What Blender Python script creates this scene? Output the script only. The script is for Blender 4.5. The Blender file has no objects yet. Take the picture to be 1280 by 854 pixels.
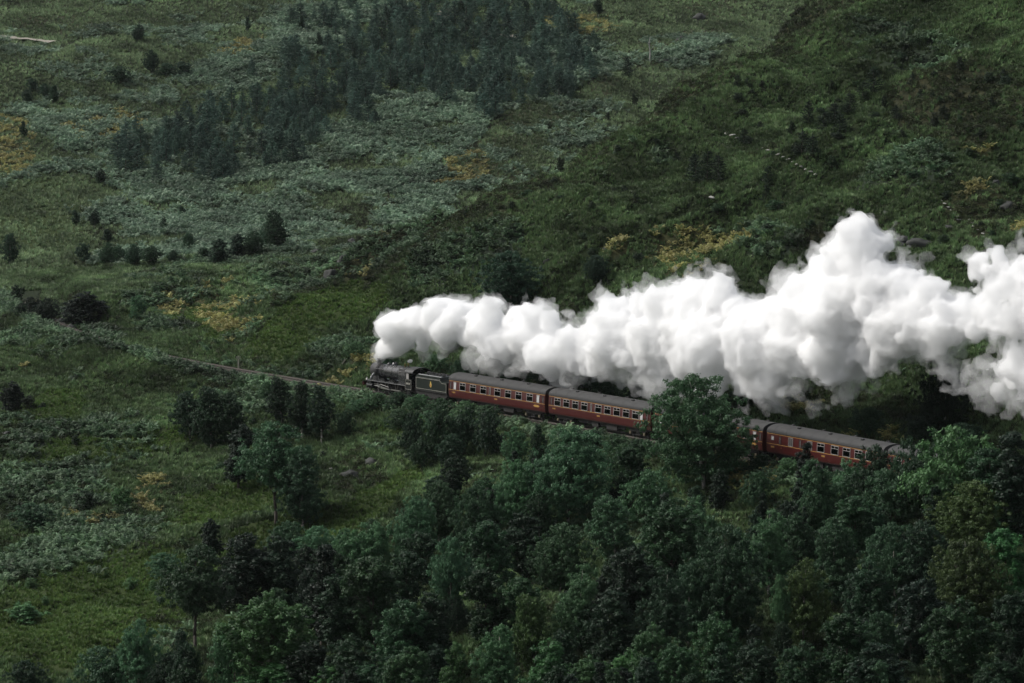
import bpy, math, random
import numpy as np
R = math.radians
rng = np.random.default_rng(7)
random.seed(7)

# ------------------------------------------------------------------ camera, light, exposure
PITCH = -5.15; CAMZ = 42.0; F = 4200.0; IW, IH = 1280.0, 854.0
sc = bpy.context.scene
COL = sc.collection
cd = bpy.data.cameras.new('camera'); cam = bpy.data.objects.new('camera', cd); COL.objects.link(cam)
cam.location = (0, 0, CAMZ); cam.rotation_euler = (R(90 + PITCH), 0, 0)
cd.sensor_width = 36; cd.lens = 36 * F / IW; cd.clip_start = 1; cd.clip_end = 6000
sc.camera = cam
SUN_EL, SUN_AZ = 48, -76            # azimuth measured clockwise from +Y (view direction)
w = bpy.data.worlds.new('World'); sc.world = w; w.use_nodes = True
nt = w.node_tree; bg = nt.nodes['Background']
sky = nt.nodes.new('ShaderNodeTexSky'); sky.sky_type = 'NISHITA'; sky.sun_disc = False
sky.sun_elevation = R(SUN_EL); sky.sun_rotation = R(SUN_AZ)
sky.air_density = 1.0; sky.dust_density = 4.0; sky.ozone_density = 1.0
hs = nt.nodes.new('ShaderNodeHueSaturation'); hs.inputs['Saturation'].default_value = 0.42
nt.links.new(sky.outputs[0], hs.inputs['Color']); nt.links.new(hs.outputs[0], bg.inputs['Color'])
bg.inputs['Strength'].default_value = 0.074
sd = bpy.data.lights.new('sun', 'SUN'); sd.energy = 1.5; sd.angle = R(12); sd.color = (1.0, 0.985, 0.94)
sun = bpy.data.objects.new('sun', sd); COL.objects.link(sun)
el, az = R(SUN_EL), R(SUN_AZ)
sdir = np.array([math.sin(az) * math.cos(el), math.cos(az) * math.cos(el), math.sin(el)])
sun.location = (sdir * 300).tolist()
from mathutils import Vector, Matrix
sun.rotation_euler = Vector(sdir.tolist()).to_track_quat('Z', 'Y').to_euler()
vs = sc.view_settings; vs.view_transform = 'Standard'; vs.look = 'None'; vs.exposure = 0.94; vs.gamma = 1.0
cy = sc.cycles
cy.use_denoising = True; cy.max_bounces = 24; cy.diffuse_bounces = 2; cy.glossy_bounces = 2
cy.transmission_bounces = 3; cy.volume_bounces = 22; cy.transparent_max_bounces = 48
cy.sample_clamp_indirect = 6.0

# ------------------------------------------------------------------ noise and projection helpers
def _h(ix, iy, iz, seed):
    n = (ix.astype(np.int64) * 374761393 + iy.astype(np.int64) * 668265263 + iz * 2147483647 + seed * 1274126177) & 0xffffffff
    n = ((n ^ (n >> 13)) * 1274126177) & 0xffffffff
    n = n ^ (n >> 16)
    return (n & 0xffff).astype(np.float32) / 32767.5 - 1
def vnoise(x, y, seed=0):
    x = np.asarray(x, float); y = np.asarray(y, float)
    ix = np.floor(x); iy = np.floor(y); fx = x - ix; fy = y - iy
    fx = fx * fx * fx * (fx * (fx * 6 - 15) + 10); fy = fy * fy * fy * (fy * (fy * 6 - 15) + 10)
    ix = ix.astype(np.int64); iy = iy.astype(np.int64); z = np.int64(0)
    a = _h(ix, iy, z, seed); b = _h(ix + 1, iy, z, seed); c = _h(ix, iy + 1, z, seed); d = _h(ix + 1, iy + 1, z, seed)
    return (a + (b - a) * fx) * (1 - fy) + (c + (d - c) * fx) * fy
def fbm(x, y, s, o=4, seed=0, g=.5):
    r = 0; a = 1; t = 0; c, sn = math.cos(.6), math.sin(.6)
    x = np.asarray(x, float) / s; y = np.asarray(y, float) / s
    for k in range(o):
        r = r + a * vnoise(x + 17.3 * k, y - 9.1 * k, seed + k); t += a; a *= g
        x, y = (x * c - y * sn) * 2.03, (x * sn + y * c) * 2.03
    return r / t
def sstep(a, b, x):
    t = np.clip((np.asarray(x, float) - a) / (b - a), 0, 1); return t * t * (3 - 2 * t)
CP, SP = math.cos(R(PITCH)), math.sin(R(PITCH))
def pix_dir(u, v):
    X = (np.asarray(u, float) - IW / 2) / F; Y = (IH / 2 - np.asarray(v, float)) / F
    return X, CP - Y * SP, SP + Y * CP
def project(x, y, z):
    dz = z - CAMZ; f = y * CP + dz * SP; f = np.where(f < 1, 1, f)
    return IW / 2 + F * x / f, IH / 2 - F * (-y * SP + dz * CP) / f

# ------------------------------------------------------------------ terrain height
P0 = (-7.3, 384.0); PD = (-0.566, 0.8244); QD = (0.8244, 0.566)
def to_pq(x, y):
    dx = np.asarray(x, float) - P0[0]; dy = np.asarray(y, float) - P0[1]
    return dx * PD[0] + dy * PD[1], dx * QD[0] + dy * QD[1]
def to_xy(p, q):
    return P0[0] + p * PD[0] + q * QD[0], P0[1] + p * PD[1] + q * QD[1]
def qt(p):
    p = np.asarray(p, float)
    return 1.2 - .0006 * np.minimum(p, 0) ** 2 + .0019 * np.maximum(0, p - 45) ** 2
def track_s(x, y):
    p, q = to_pq(x, y)
    pc = np.clip(p, -130, 190)
    sl = -.0012 * np.minimum(pc, 0) + .0038 * np.maximum(0, pc - 45)
    return p, q, (q - qt(pc)) / np.sqrt(1 + sl * sl)
def H(x, y):
    x = np.asarray(x, float); y = np.asarray(y, float)
    p, q, s = track_s(x, y)
    und = fbm(x, y, 46, 4, 3)
    mid = fbm(x, y, 13, 3, 11)
    # contour-parallel terraces, slanting gently
    ter = fbm(p * .35 + q * .15, q * 1.0 - p * .12, 9, 3, 21)
    fine = fbm(x, y, 3.2, 3, 31)
    wp = 9 * fbm(x, y, 30, 3, 171)
    gul = (.55 - 1.6 * np.abs(vnoise((p + wp + .45 * q) / 11, (q + .3 * p) / 48, 172))) + .6 * (.5 - 1.5 * np.abs(vnoise((p - wp) / 23, (q - .5 * p) / 12, 173)))
    hum = .5 - np.abs(vnoise(p / 2.1 + 5, q / 1.5, 131)) + .4 * (.5 - np.abs(vnoise(x / .95, y / .95, 132)))
    M = 1 - sstep(64, 118, p + 15 * fbm(x, y, 17, 4, 41, .6))
    su = np.maximum(s - 3.4, 0)
    bank = .75 * np.minimum(su, 3.2) + .43 * np.maximum(su - 3.2, 0)
    spur = bank + np.minimum(su / 14, 1) * (3.6 * und + 2.2 * mid + 2.6 * ter + 1.7 * gul)
    cut = 3.0 * sstep(.5, 4.5, su) * sstep(112, 128, p) * (1 - sstep(175, 195, p))
    low = 5.5 * (1 - np.exp(-su / 38)) + cut + np.minimum(su / 14, 1) * (1.6 * und + .9 * mid + .6 * ter)
    up = M * spur + (1 - M) * low
    sdn = np.maximum(-s - 2.5, 0)
    L = sstep(45, 110, p)
    lip = (.35 + 1.3 * sstep(50, 72, p)) * sstep(0, 2, sdn) * (1 - sstep(3, 12, sdn))
    dn = -((.42 - .25 * L) * np.minimum(sdn, 7) + (.17 - .03 * L) * np.maximum(sdn - 7, 0)) + lip
    dn = dn + np.minimum(sdn / 14, 1) * (1.7 * und + 1.1 * mid + .55 * ter)
    z = np.where(s > 0, up, dn) - .5 + np.minimum(np.maximum(np.abs(s) - 3.2, 0) / 5, 1) * (.35 * fine + .55 * hum)
    # far hillside across the side valley
    yy = y + .10 * x + 16 * fbm(x, y, 120, 3, 51)
    far = 2.5 + .235 * (yy - 612) + 2.4 * fbm(x, y, 40, 4, 61) + .5 * mid
    far = 130 - np.logaddexp(0, (130 - far) / 10) * 10 + 0
    far = np.where(far < -60, -60, far)
    k = 4.0
    z = np.where(y > 470, np.logaddexp(z / k, np.minimum(far, 150) / k) * k, z)
    # the knoll the photographer stands on
    kn = 40.3 - .45 * np.maximum(0, np.hypot(x * .5, np.maximum(y - 1.5, 0)))
    return np.maximum(z, kn)
def raycast(u, v, t0=215., t1=1150.):
    dx, dy, dz = pix_dir(u, v)
    t = np.arange(t0, t1, .6)
    g = H(dx * t, dy * t) - (CAMZ + dz * t)
    i = int(np.argmax(g > 0))
    if i == 0:
        i = len(t) - 1
    a, b = t[i - 1], t[i]
    k = -g[i - 1] / (g[i] - g[i - 1] + 1e-9); k = min(max(k, 0), 1)
    tt = a + (b - a) * k
    return dx * tt, dy * tt, CAMZ + dz * tt

# ------------------------------------------------------------------ cover painting (which plants grow where)
def mask(u, v, L):
    m = np.zeros(np.shape(u))
    for (cu, cv, ru, rv, a) in L:
        c, s = math.cos(R(a)), math.sin(R(a)); du = u - cu; dv = v - cv
        d = np.hypot((du * c + dv * s) / ru, (-du * s + dv * c) / rv)
        m = np.maximum(m, 1 - sstep(.75, 1.2, d))
    return m
BRACKEN = [(330, 240, 240, 62, -14), (500, 180, 130, 55, -22), (190, 300, 170, 40, -6), (560, 150, 120, 36, -10),
           (250, 110, 150, 40, -20), (330, 60, 130, 40, -18), (420, 30, 60, 30, 0), (100, 160, 70, 30, 0),
           (120, 470, 110, 34, -10), (90, 430, 120, 28, 12), (260, 345, 150, 26, -16), (330, 380, 70, 40, -30),
           (390, 350, 60, 20, -30), (240, 420, 70, 14, 8), (420, 440, 60, 20, -10), (580, 320, 90, 26, -18),
           (480, 310, 60, 24, -20), (530, 265, 50, 22, -25), (560, 540, 70, 30, -10), (540, 515, 90, 22, 8),
           (90, 690, 110, 34, -12), (1130, 200, 75, 26, 4), (1120, 60, 70, 30, 10), (960, 310, 50, 25, 0),
           (120, 560, 90, 26, 0), (60, 610, 80, 34, 0), (690, 70, 60, 40, 0), (850, 60, 40, 14, 0), (990, 560, 70, 22, 0),
           (280, 510, 90, 26, 0), (320, 470, 60, 16, 0), (450, 500, 40, 14, 0)]
GOLD = [(240, 376, 48, 11, -22), (302, 405, 42, 15, -38), (275, 392, 32, 12, -20), (1215, 233, 30, 15, -10), (870, 306, 62, 22, -6),
        (480, 301, 13, 9, 0), (452, 333, 18, 11, 0), (1227, 186, 24, 6, 0), (104, 650, 40, 12, -8), (196, 604, 22, 14, 0), (175, 632, 10, 10, 0),
        (33, 462, 9, 5, 0), (1235, 640, 46, 26, -30), (935, 590, 50, 26, 0), (642, 521, 16, 9, 0), (770, 309, 22, 10, 0),
        (5, 180, 32, 36, 0), (128, 160, 48, 22, 0), (1270, 289, 24, 6, 0), (985, 505, 50, 9, 8), (290, 62, 40, 8, -10),
        (1090, 548, 40, 9, 6), (440, 462, 60, 18, -20), (860, 335, 40, 14, 0), (570, 215, 45, 16, -30), (700, 30, 60, 12, 0), (1075, 600, 20, 12, 0)]
DARKH = [(560, 225, 170, 28, -28), (400, 320, 60, 26, -38), (470, 270, 70, 26, -30), (640, 170, 70, 22, -20), (860, 40, 90, 16, -32), (780, 90, 70, 14, -30),
         (1250, 260, 60, 34, 0), (1050, 300, 60, 16, 0), (80, 395, 60, 22, 20), (1050, 500, 80, 18, 8), (600, 400, 50, 30, 0), (700, 480, 60, 20, 0),
         (440, 590, 40, 22, -30), (20, 545, 40, 24, 0), (110, 625, 30, 12, 0), (1200, 130, 100, 50, 0), (60, 20, 60, 12, 0)]
FIELD = [(120, 770, 150, 70, -24), (300, 690, 130, 24, -24), (460, 625, 80, 18, -30), (270, 630, 90, 26, -14), (60, 510, 60, 22, -18),
         (250, 398, 40, 12, -10), (400, 395, 90, 26, -32), (170, 560, 130, 18, -10), (520, 545, 40, 14, 0), (50, 270, 60, 60, 0)]
WOOD = [(900, 760, 480, 130, 0), (560, 760, 260, 110, -10), (1000, 650, 320, 80, 5), (720, 620, 170, 80, 10), (1150, 580, 160, 50, 10), (300, 800, 120, 60, 0), (560, 660, 110, 50, -20)]
def cover(x, y, z):
    u, v = project(x, y, z)
    j = 60 * fbm(x, y, 14, 4, 71, .6); j2 = 40 * fbm(x, y, 14, 4, 72, .6)
    uu, vv = u + j, v + j2 * .6
    n = fbm(x, y, 16, 4, 81)
    br = np.clip(mask(uu, vv, BRACKEN) * (.75 + .5 * n) + (.25 + .85 * np.clip(sstep(60, 95, to_pq(x, y)[0]) + (to_pq(x, y)[1] < -4), 0, 1)) * (n - .2), 0, 1)
    go = mask(u + j * .5, v + j2 * .4, GOLD) * sstep(-.4, .15, fbm(x, y, 2.6, 3, 91))
    dk = np.clip(mask(uu, vv, DARKH) + .7 * (fbm(x, y, 20, 4, 101) - .3), 0, 1)
    fi = mask(uu, vv, FIELD)
    pp, qq = to_pq(x, y)
    dk = np.maximum(dk, sstep(52, 66, pp + 7 * fbm(x, y, 12, 3, 141)) * (1 - sstep(84, 100, pp)) * sstep(14, 24, qq) * .9)
    wo = mask(uu, vv, WOOD)
    br = br * (1 - fi * .9)
    dk = dk * (1 - fi)
    return br, go, dk, fi, wo, u, v

# ------------------------------------------------------------------ materials
MATS = {}
def nodes_of(name):
    m = bpy.data.materials.new(name); m.use_nodes = True
    return m, m.node_tree.nodes, m.node_tree.links
def pbr(name, col, rough=.6, metal=0., var=.18, scale=2.5, spec=.4):
    if name in MATS: return MATS[name]
    m, N, K = nodes_of(name); b = N['Principled BSDF']
    b.inputs['Roughness'].default_value = rough; b.inputs['Metallic'].default_value = metal
    b.inputs['Specular IOR Level'].default_value = spec
    tc = N.new('ShaderNodeTexCoord'); nz = N.new('ShaderNodeTexNoise'); nz.inputs['Scale'].default_value = scale
    nz.inputs['Detail'].default_value = 6; nz.inputs['Roughness'].default_value = .65
    K.new(tc.outputs['Object'], nz.inputs['Vector'])
    mx = N.new('ShaderNodeMix'); mx.data_type = 'RGBA'
    mx.inputs[6].default_value = (*[c * (1 - var) for c in col], 1); mx.inputs[7].default_value = (*[min(1, c * (1 + var)) for c in col], 1)
    K.new(nz.outputs['Fac'], mx.inputs[0]); K.new(mx.outputs[2], b.inputs['Base Color'])
    rr = N.new('ShaderNodeMapRange'); rr.inputs[3].default_value = max(0, rough - .12); rr.inputs[4].default_value = min(1, rough + .12)
    K.new(nz.outputs['Fac'], rr.inputs[0]); K.new(rr.outputs[0], b.inputs['Roughness'])
    MATS[name] = m; return m
def leaf_mat(name, c0, c1, trans=.25, rough=.55, objcol=True, worldvar=0., rv=.25):
    m, N, K = nodes_of(name); b = N['Principled BSDF']
    at = N.new('ShaderNodeAttribute'); at.attribute_name = 'lv'
    mx = N.new('ShaderNodeMix'); mx.data_type = 'RGBA'
    mx.inputs[6].default_value = (*c0, 1); mx.inputs[7].default_value = (*c1, 1); K.new(at.outputs['Fac'], mx.inputs[0])
    oi = N.new('ShaderNodeObjectInfo')
    out = mx.outputs[2]
    if objcol:
        ml = N.new('ShaderNodeMix'); ml.data_type = 'RGBA'; ml.blend_type = 'MULTIPLY'; ml.inputs[0].default_value = 1
        K.new(out, ml.inputs[6]); K.new(oi.outputs['Color'], ml.inputs[7]); out = ml.outputs[2]
    hv = N.new('ShaderNodeHueSaturation')
    r1 = N.new('ShaderNodeMapRange'); r1.inputs[3].default_value = 1 - rv; r1.inputs[4].default_value = 1 + rv
    K.new(oi.outputs['Random'], r1.inputs[0]); K.new(r1.outputs[0], hv.inputs['Value'])
    r2 = N.new('ShaderNodeMapRange'); r2.inputs[3].default_value = .485; r2.inputs[4].default_value = .515
    mo = N.new('ShaderNodeMath'); mo.operation = 'FRACT'; mm = N.new('ShaderNodeMath'); mm.operation = 'MULTIPLY'; mm.inputs[1].default_value = 7.31
    K.new(oi.outputs['Random'], mm.inputs[0]); K.new(mm.outputs[0], mo.inputs[0]); K.new(mo.outputs[0], r2.inputs[0]); K.new(r2.outputs[0], hv.inputs['Hue'])
    K.new(out, hv.inputs['Color']); out = hv.outputs[0]
    if worldvar:
        ge = N.new('ShaderNodeNewGeometry'); nz = N.new('ShaderNodeTexNoise'); nz.inputs['Scale'].default_value = .06; nz.inputs['Detail'].default_value = 5
        K.new(ge.outputs['Position'], nz.inputs['Vector'])
        r3 = N.new('ShaderNodeMapRange'); r3.inputs[1].default_value = .36; r3.inputs[2].default_value = .64; r3.inputs[3].default_value = 1 - worldvar; r3.inputs[4].default_value = 1 + worldvar
        K.new(nz.outputs['Fac'], r3.inputs[0])
        mp = N.new('ShaderNodeMapping'); mp.vector_type = 'TEXTURE'; mp.inputs['Rotation'].default_value = (0, 0, R(118)); mp.inputs['Scale'].default_value = (16, 4.5, 6)
        K.new(ge.outputs['Position'], mp.inputs['Vector']); n2 = N.new('ShaderNodeTexNoise'); n2.inputs['Scale'].default_value = 1.0; n2.inputs['Detail'].default_value = 5; n2.inputs['Roughness'].default_value = .62
        K.new(mp.outputs[0], n2.inputs['Vector'])
        r4 = N.new('ShaderNodeMapRange'); r4.inputs[1].default_value = .34; r4.inputs[2].default_value = .68; r4.inputs[3].default_value = 1 - 1.2 * worldvar; r4.inputs[4].default_value = 1 + 1.9 * worldvar
        K.new(n2.outputs['Fac'], r4.inputs[0]); mu = N.new('ShaderNodeMath'); mu.operation = 'MULTIPLY'; K.new(r3.outputs[0], mu.inputs[0]); K.new(r4.outputs[0], mu.inputs[1])
        h2 = N.new('ShaderNodeHueSaturation'); K.new(mu.outputs[0], h2.inputs['Value']); K.new(out, h2.inputs['Color']); out = h2.outputs[0]
    K.new(out, b.inputs['Base Color']); b.inputs['Roughness'].default_value = rough; b.inputs['Specular IOR Level'].default_value = .25
    tr = N.new('ShaderNodeBsdfTranslucent'); K.new(out, tr.inputs['Color'])
    ms = N.new('ShaderNodeMixShader'); ms.inputs[0].default_value = trans
    K.new(b.outputs[0], ms.inputs[1]); K.new(tr.outputs[0], ms.inputs[2]); K.new(ms.outputs[0], N['Material Output'].inputs['Surface'])
    MATS[name] = m; return m

# ------------------------------------------------------------------ mesh helpers
def npmesh(name, V, F, mat, attrs=None, smooth=False):
    V = np.asarray(V, np.float32); F = np.asarray(F, np.int32)
    me = bpy.data.meshes.new(name)
    me.vertices.add(len(V)); me.vertices.foreach_set('co', V.ravel())
    if len(F):
        k = F.shape[1]
        me.loops.add(F.size); me.loops.foreach_set('vertex_index', F.ravel())
        me.polygons.add(len(F)); me.polygons.foreach_set('loop_start', np.arange(0, F.size, k, dtype=np.int32))
        me.polygons.foreach_set('loop_total', np.full(len(F), k, np.int32))
        if smooth: me.polygons.foreach_set('use_smooth', np.ones(len(F), bool))
    for (n, dom, typ, arr) in (attrs or []):
        a = me.attributes.new(n, typ, dom)
        a.data.foreach_set('vector' if typ == 'FLOAT_VECTOR' else 'value', np.asarray(arr).ravel())
    if mat: me.materials.append(mat)
    me.update(calc_edges=True); return me
def link(name, me, parent=None, loc=None):
    o = bpy.data.objects.new(name, me); COL.objects.link(o)
    if parent: o.parent = parent
    if loc is not None: o.location = loc
    return o
def tag(o, label=None, cat=None, group=None, kind=None):
    if label: o['label'] = label
    if cat: o['category'] = cat
    if group: o['group'] = group
    if kind: o['kind'] = kind
    return o
def empty(name, loc, rz=0):
    o = bpy.data.objects.new(name, None); COL.objects.link(o); o.location = loc; o.rotation_euler = (0, 0, rz); o.empty_display_size = .5
    return o
class MB:
    def __init__(s): s.v = []; s.f = []
    def add(s, v, f):
        n = len(s.v); s.v += [tuple(map(float, c)) for c in v]; s.f += [tuple(i + n for i in t) for t in f]; return s
    def box(s, x0, x1, y0, y1, z0, z1):
        return s.add([(x0, y0, z0), (x1, y0, z0), (x1, y1, z0), (x0, y1, z0), (x0, y0, z1), (x1, y0, z1), (x1, y1, z1), (x0, y1, z1)],
                     [(0, 3, 2, 1), (4, 5, 6, 7), (0, 1, 5, 4), (1, 2, 6, 5), (2, 3, 7, 6), (3, 0, 4, 7)])
    def prism(s, prof, x0, x1, cap=True, scale1=None):      # profile in (y,z), extruded along x
        n = len(prof); pts = [(x0, y, z) for y, z in prof] + [(x1, y, z) for y, z in (scale1 or prof)]
        f = [(i, (i + 1) % n, (i + 1) % n + n, i + n) for i in range(n)]
        if cap: f += [tuple(range(n - 1, -1, -1)), tuple(range(n, 2 * n))]
        return s.add(pts, f)
    def side(s, prof, y0, y1):                              # profile in (x,z), extruded along y
        n = len(prof); pts = [(x, y0, z) for x, z in prof] + [(x, y1, z) for x, z in prof]
        f = [(i, (i + 1) % n, (i + 1) % n + n, i + n) for i in range(n)] + [tuple(range(n - 1, -1, -1)), tuple(range(n, 2 * n))]
        return s.add(pts, f)
    def ring(s, path, n=16, axis='x', c=(0, 0, 0)):         # path [(a, r)] revolved about axis
        pts = []; m = len(path)
        for a, r in path:
            for k in range(n):
                t = 2 * math.pi * k / n; p, q = r * math.cos(t), r * math.sin(t)
                pts.append({'x': (c[0] + a, c[1] + p, c[2] + q), 'y': (c[0] + p, c[1] + a, c[2] + q), 'z': (c[0] + p, c[1] + q, c[2] + a)}[axis])
        f = [(i * n + k, i * n + (k + 1) % n, (i + 1) * n + (k + 1) % n, (i + 1) * n + k) for i in range(m - 1) for k in range(n)]
        f += [tuple(range(n - 1, -1, -1)), tuple(range((m - 1) * n, m * n))]
        return s.add(pts, f)
    def bar(s, a, b, r0, r1=None, n=7):
        r1 = r0 if r1 is None else r1
        a = np.array(a, float); b = np.array(b, float); d = b - a; L = np.linalg.norm(d); d = d / (L + 1e-9)
        t = np.array((0, 0, 1.)) if abs(d[2]) < .9 else np.array((1., 0, 0)); e = np.cross(d, t); e /= np.linalg.norm(e); g = np.cross(d, e)
        pts = [a + r0 * (math.cos(2 * math.pi * k / n) * e + math.sin(2 * math.pi * k / n) * g) for k in range(n)]
        pts += [b + r1 * (math.cos(2 * math.pi * k / n) * e + math.sin(2 * math.pi * k / n) * g) for k in range(n)]
        return s.add(pts, [(k, (k + 1) % n, (k + 1) % n + n, k + n) for k in range(n)] + [tuple(range(n - 1, -1, -1)), tuple(range(n, 2 * n))])
    def tube(s, pts, rad, n=7):
        for i in range(len(pts) - 1): s.bar(pts[i], pts[i + 1], rad[i], rad[i + 1], n)
        return s
    def mesh(s, name, mat, smooth=False):
        me = bpy.data.meshes.new(name); me.from_pydata(s.v, [], s.f); me.materials.append(mat)
        if smooth: me.polygons.foreach_set('use_smooth', np.ones(len(me.polygons), bool))
        me.update(); return me
    def build(s, name, mat, parent=None, smooth=False, loc=None):
        return link(name, s.mesh(name, mat, smooth), parent, loc)

# ------------------------------------------------------------------ the ground
def build_ground():
    m, N, K = nodes_of('hillside_ground'); b = N['Principled BSDF']; b.inputs['Roughness'].default_value = .95; b.inputs['Specular IOR Level'].default_value = .1
    ge = N.new('ShaderNodeNewGeometry')
    def noise(s, d=6):
        n = N.new('ShaderNodeTexNoise'); n.inputs['Scale'].default_value = s; n.inputs['Detail'].default_value = d; n.inputs['Roughness'].default_value = .65
        K.new(ge.outputs['Position'], n.inputs['Vector']); return n.outputs['Fac']
    def mix(fac, a, c):
        x = N.new('ShaderNodeMix'); x.data_type = 'RGBA'
        if isinstance(a, tuple): x.inputs[6].default_value = (*a, 1)
        else: K.new(a, x.inputs[6])
        if isinstance(c, tuple): x.inputs[7].default_value = (*c, 1)
        else: K.new(c, x.inputs[7])
        K.new(fac, x.inputs[0]); return x.outputs[2]
    def ramp(f, a, c):
        r = N.new('ShaderNodeMapRange'); r.inputs[1].default_value = a; r.inputs[2].default_value = c; K.new(f, r.inputs[0]); return r.outputs[0]
    def attr(n):
        a = N.new('ShaderNodeAttribute'); a.attribute_name = n; return a.outputs['Fac']
    g = mix(ramp(noise(.12), .35, .65), (.010, .018, .007), (.018, .027, .010))
    g = mix(ramp(noise(.9), .4, .68), g, (.012, .019, .007))
    g = mix(ramp(noise(5.), .42, .7), g, (.02, .028, .012))
    g = mix(attr('field'), g, mix(ramp(noise(.6), .35, .65), (.02, .034, .010), (.032, .046, .014)))
    br = mix(ramp(noise(1.6), .38, .62), (.012, .02, .013), (.03, .042, .028))
    g = mix(attr('bracken'), g, br)
    g = mix(attr('dark'), g, mix(ramp(noise(1.2), .4, .65), (.018, .022, .012), (.045, .045, .022)))
    g = mix(attr('gold'), g, mix(ramp(noise(2.), .4, .6), (.03, .034, .014), (.06, .058, .025)))
    g = mix(attr('rail'), g, mix(ramp(noise(3.), .3, .7), (.02, .018, .013), (.04, .034, .026)))
    K.new(g, b.inputs['Base Color'])
    bp = N.new('ShaderNodeBump'); bp.inputs['Strength'].default_value = .8; bp.inputs['Distance'].default_value = .25
    K.new(noise(2.5, 8), bp.inputs['Height']); K.new(bp.outputs[0], b.inputs['Normal'])
    # rows from behind the photographer to beyond the far hill, dense where the photo looks
    ys = list(np.arange(-60, 225, 9.)); y = 225.
    while y < 900: ys.append(y); y += .55 + (y - 225) * .0016
    while y < 1500: ys.append(y); y += 16
    ys = np.array(ys)
    t = np.linspace(-1, 1, 430); o = np.array([1.08, 1.2, 1.45, 1.9, 2.6, 3.6, 5.0])
    t = np.concatenate([-o[::-1], t, o])
    half = np.maximum(.1524 * ys * 1.12 + 8, 45)
    X = t[None, :] * half[:, None]; Y = np.repeat(ys[:, None], len(t), 1)
    Z = H(X, Y)
    br, go, dk, fi, wo, u, v = cover(X, Y, Z)
    p, q, s = track_s(X, Y)
    rail = (1 - sstep(1.9, 2.9, np.abs(s) + .8 * fbm(X, Y, 3, 2, 5))) * (p > -140) * (p < 168)
    nr, nc = X.shape
    idx = np.arange(nr * nc).reshape(nr, nc)
    Fq = np.stack([idx[:-1, :-1], idx[:-1, 1:], idx[1:, 1:], idx[1:, :-1]], -1).reshape(-1, 4)
    me = npmesh('hillside', np.stack([X, Y, Z], -1).reshape(-1, 3), Fq, m,
                [(n, 'POINT', 'FLOAT', a.astype(np.float32)) for n, a in (('bracken', br), ('gold', go), ('dark', dk), ('field', fi), ('rail', rail))], True)
    tag(link('hillside', me), kind='structure')
build_ground()

# ------------------------------------------------------------------ scattered ground cover (uncountable)
def scatter(name, protos, pts, rot, scl, idx, mat, label, cat):
    V = []; Fs = []; pid = []; lv = []; n = 0
    for k, (v, f, l) in enumerate(protos):
        V.append(v); Fs.append(np.asarray(f) + n); pid.append(np.full(len(v), k)); lv.append(l); n += len(v)
    V.append(pts); pid.append(100 + idx)
    nP = n; tot = n + len(pts)
    rr = np.zeros((tot, 3), np.float32); rr[nP:] = rot; ss = np.ones((tot, 3), np.float32); ss[nP:] = scl
    me = npmesh(name, np.concatenate(V), np.concatenate(Fs), mat,
                [('pid', 'POINT', 'INT', np.concatenate(pid).astype(np.int32)), ('rot', 'POINT', 'FLOAT_VECTOR', rr), ('scl', 'POINT', 'FLOAT_VECTOR', ss),
                 ('lv', 'FACE', 'FLOAT', np.concatenate(lv).astype(np.float32))])
    o = link(name, me)
    g = bpy.data.node_groups.new(name + '_scatter', 'GeometryNodeTree')
    g.interface.new_socket('Geometry', in_out='INPUT', socket_type='NodeSocketGeometry')
    g.interface.new_socket('Geometry', in_out='OUTPUT', socket_type='NodeSocketGeometry')
    N = g.nodes; K = g.links; gi = N.new('NodeGroupInput'); go = N.new('NodeGroupOutput'); jn = N.new('GeometryNodeJoinGeometry')
    def named(a, t):
        x = N.new('GeometryNodeInputNamedAttribute'); x.data_type = t; x.inputs['Name'].default_value = a; return x.outputs[0]
    ip = named('pid', 'INT'); ir = named('rot', 'FLOAT_VECTOR'); isc = named('scl', 'FLOAT_VECTOR')
    def sep(val):
        c = N.new('FunctionNodeCompare'); c.data_type = 'INT'; c.operation = 'EQUAL'
        K.new(ip, c.inputs[2]); c.inputs[3].default_value = val
        s = N.new('GeometryNodeSeparateGeometry'); s.domain = 'POINT'; K.new(gi.outputs[0], s.inputs[0]); K.new(c.outputs[0], s.inputs[1]); return s.outputs[0]
    for k in range(len(protos)):
        i = N.new('GeometryNodeInstanceOnPoints')
        K.new(sep(100 + k), i.inputs['Points']); K.new(sep(k), i.inputs['Instance']); K.new(ir, i.inputs['Rotation']); K.new(isc, i.inputs['Scale'])
        K.new(i.outputs[0], jn.inputs[0])
    K.new(jn.outputs[0], go.inputs[0])
    md = o.modifiers.new('scatter', 'NODES'); md.node_group = g
    tag(o, label, cat, kind='stuff'); return o
def quads_np(c, a, b):     # diamond leaves from centres and half axes
    V = np.stack([c - a, c - b, c + a, c + b], 1).reshape(-1, 3)
    return V, np.arange(len(V)).reshape(-1, 4)
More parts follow.
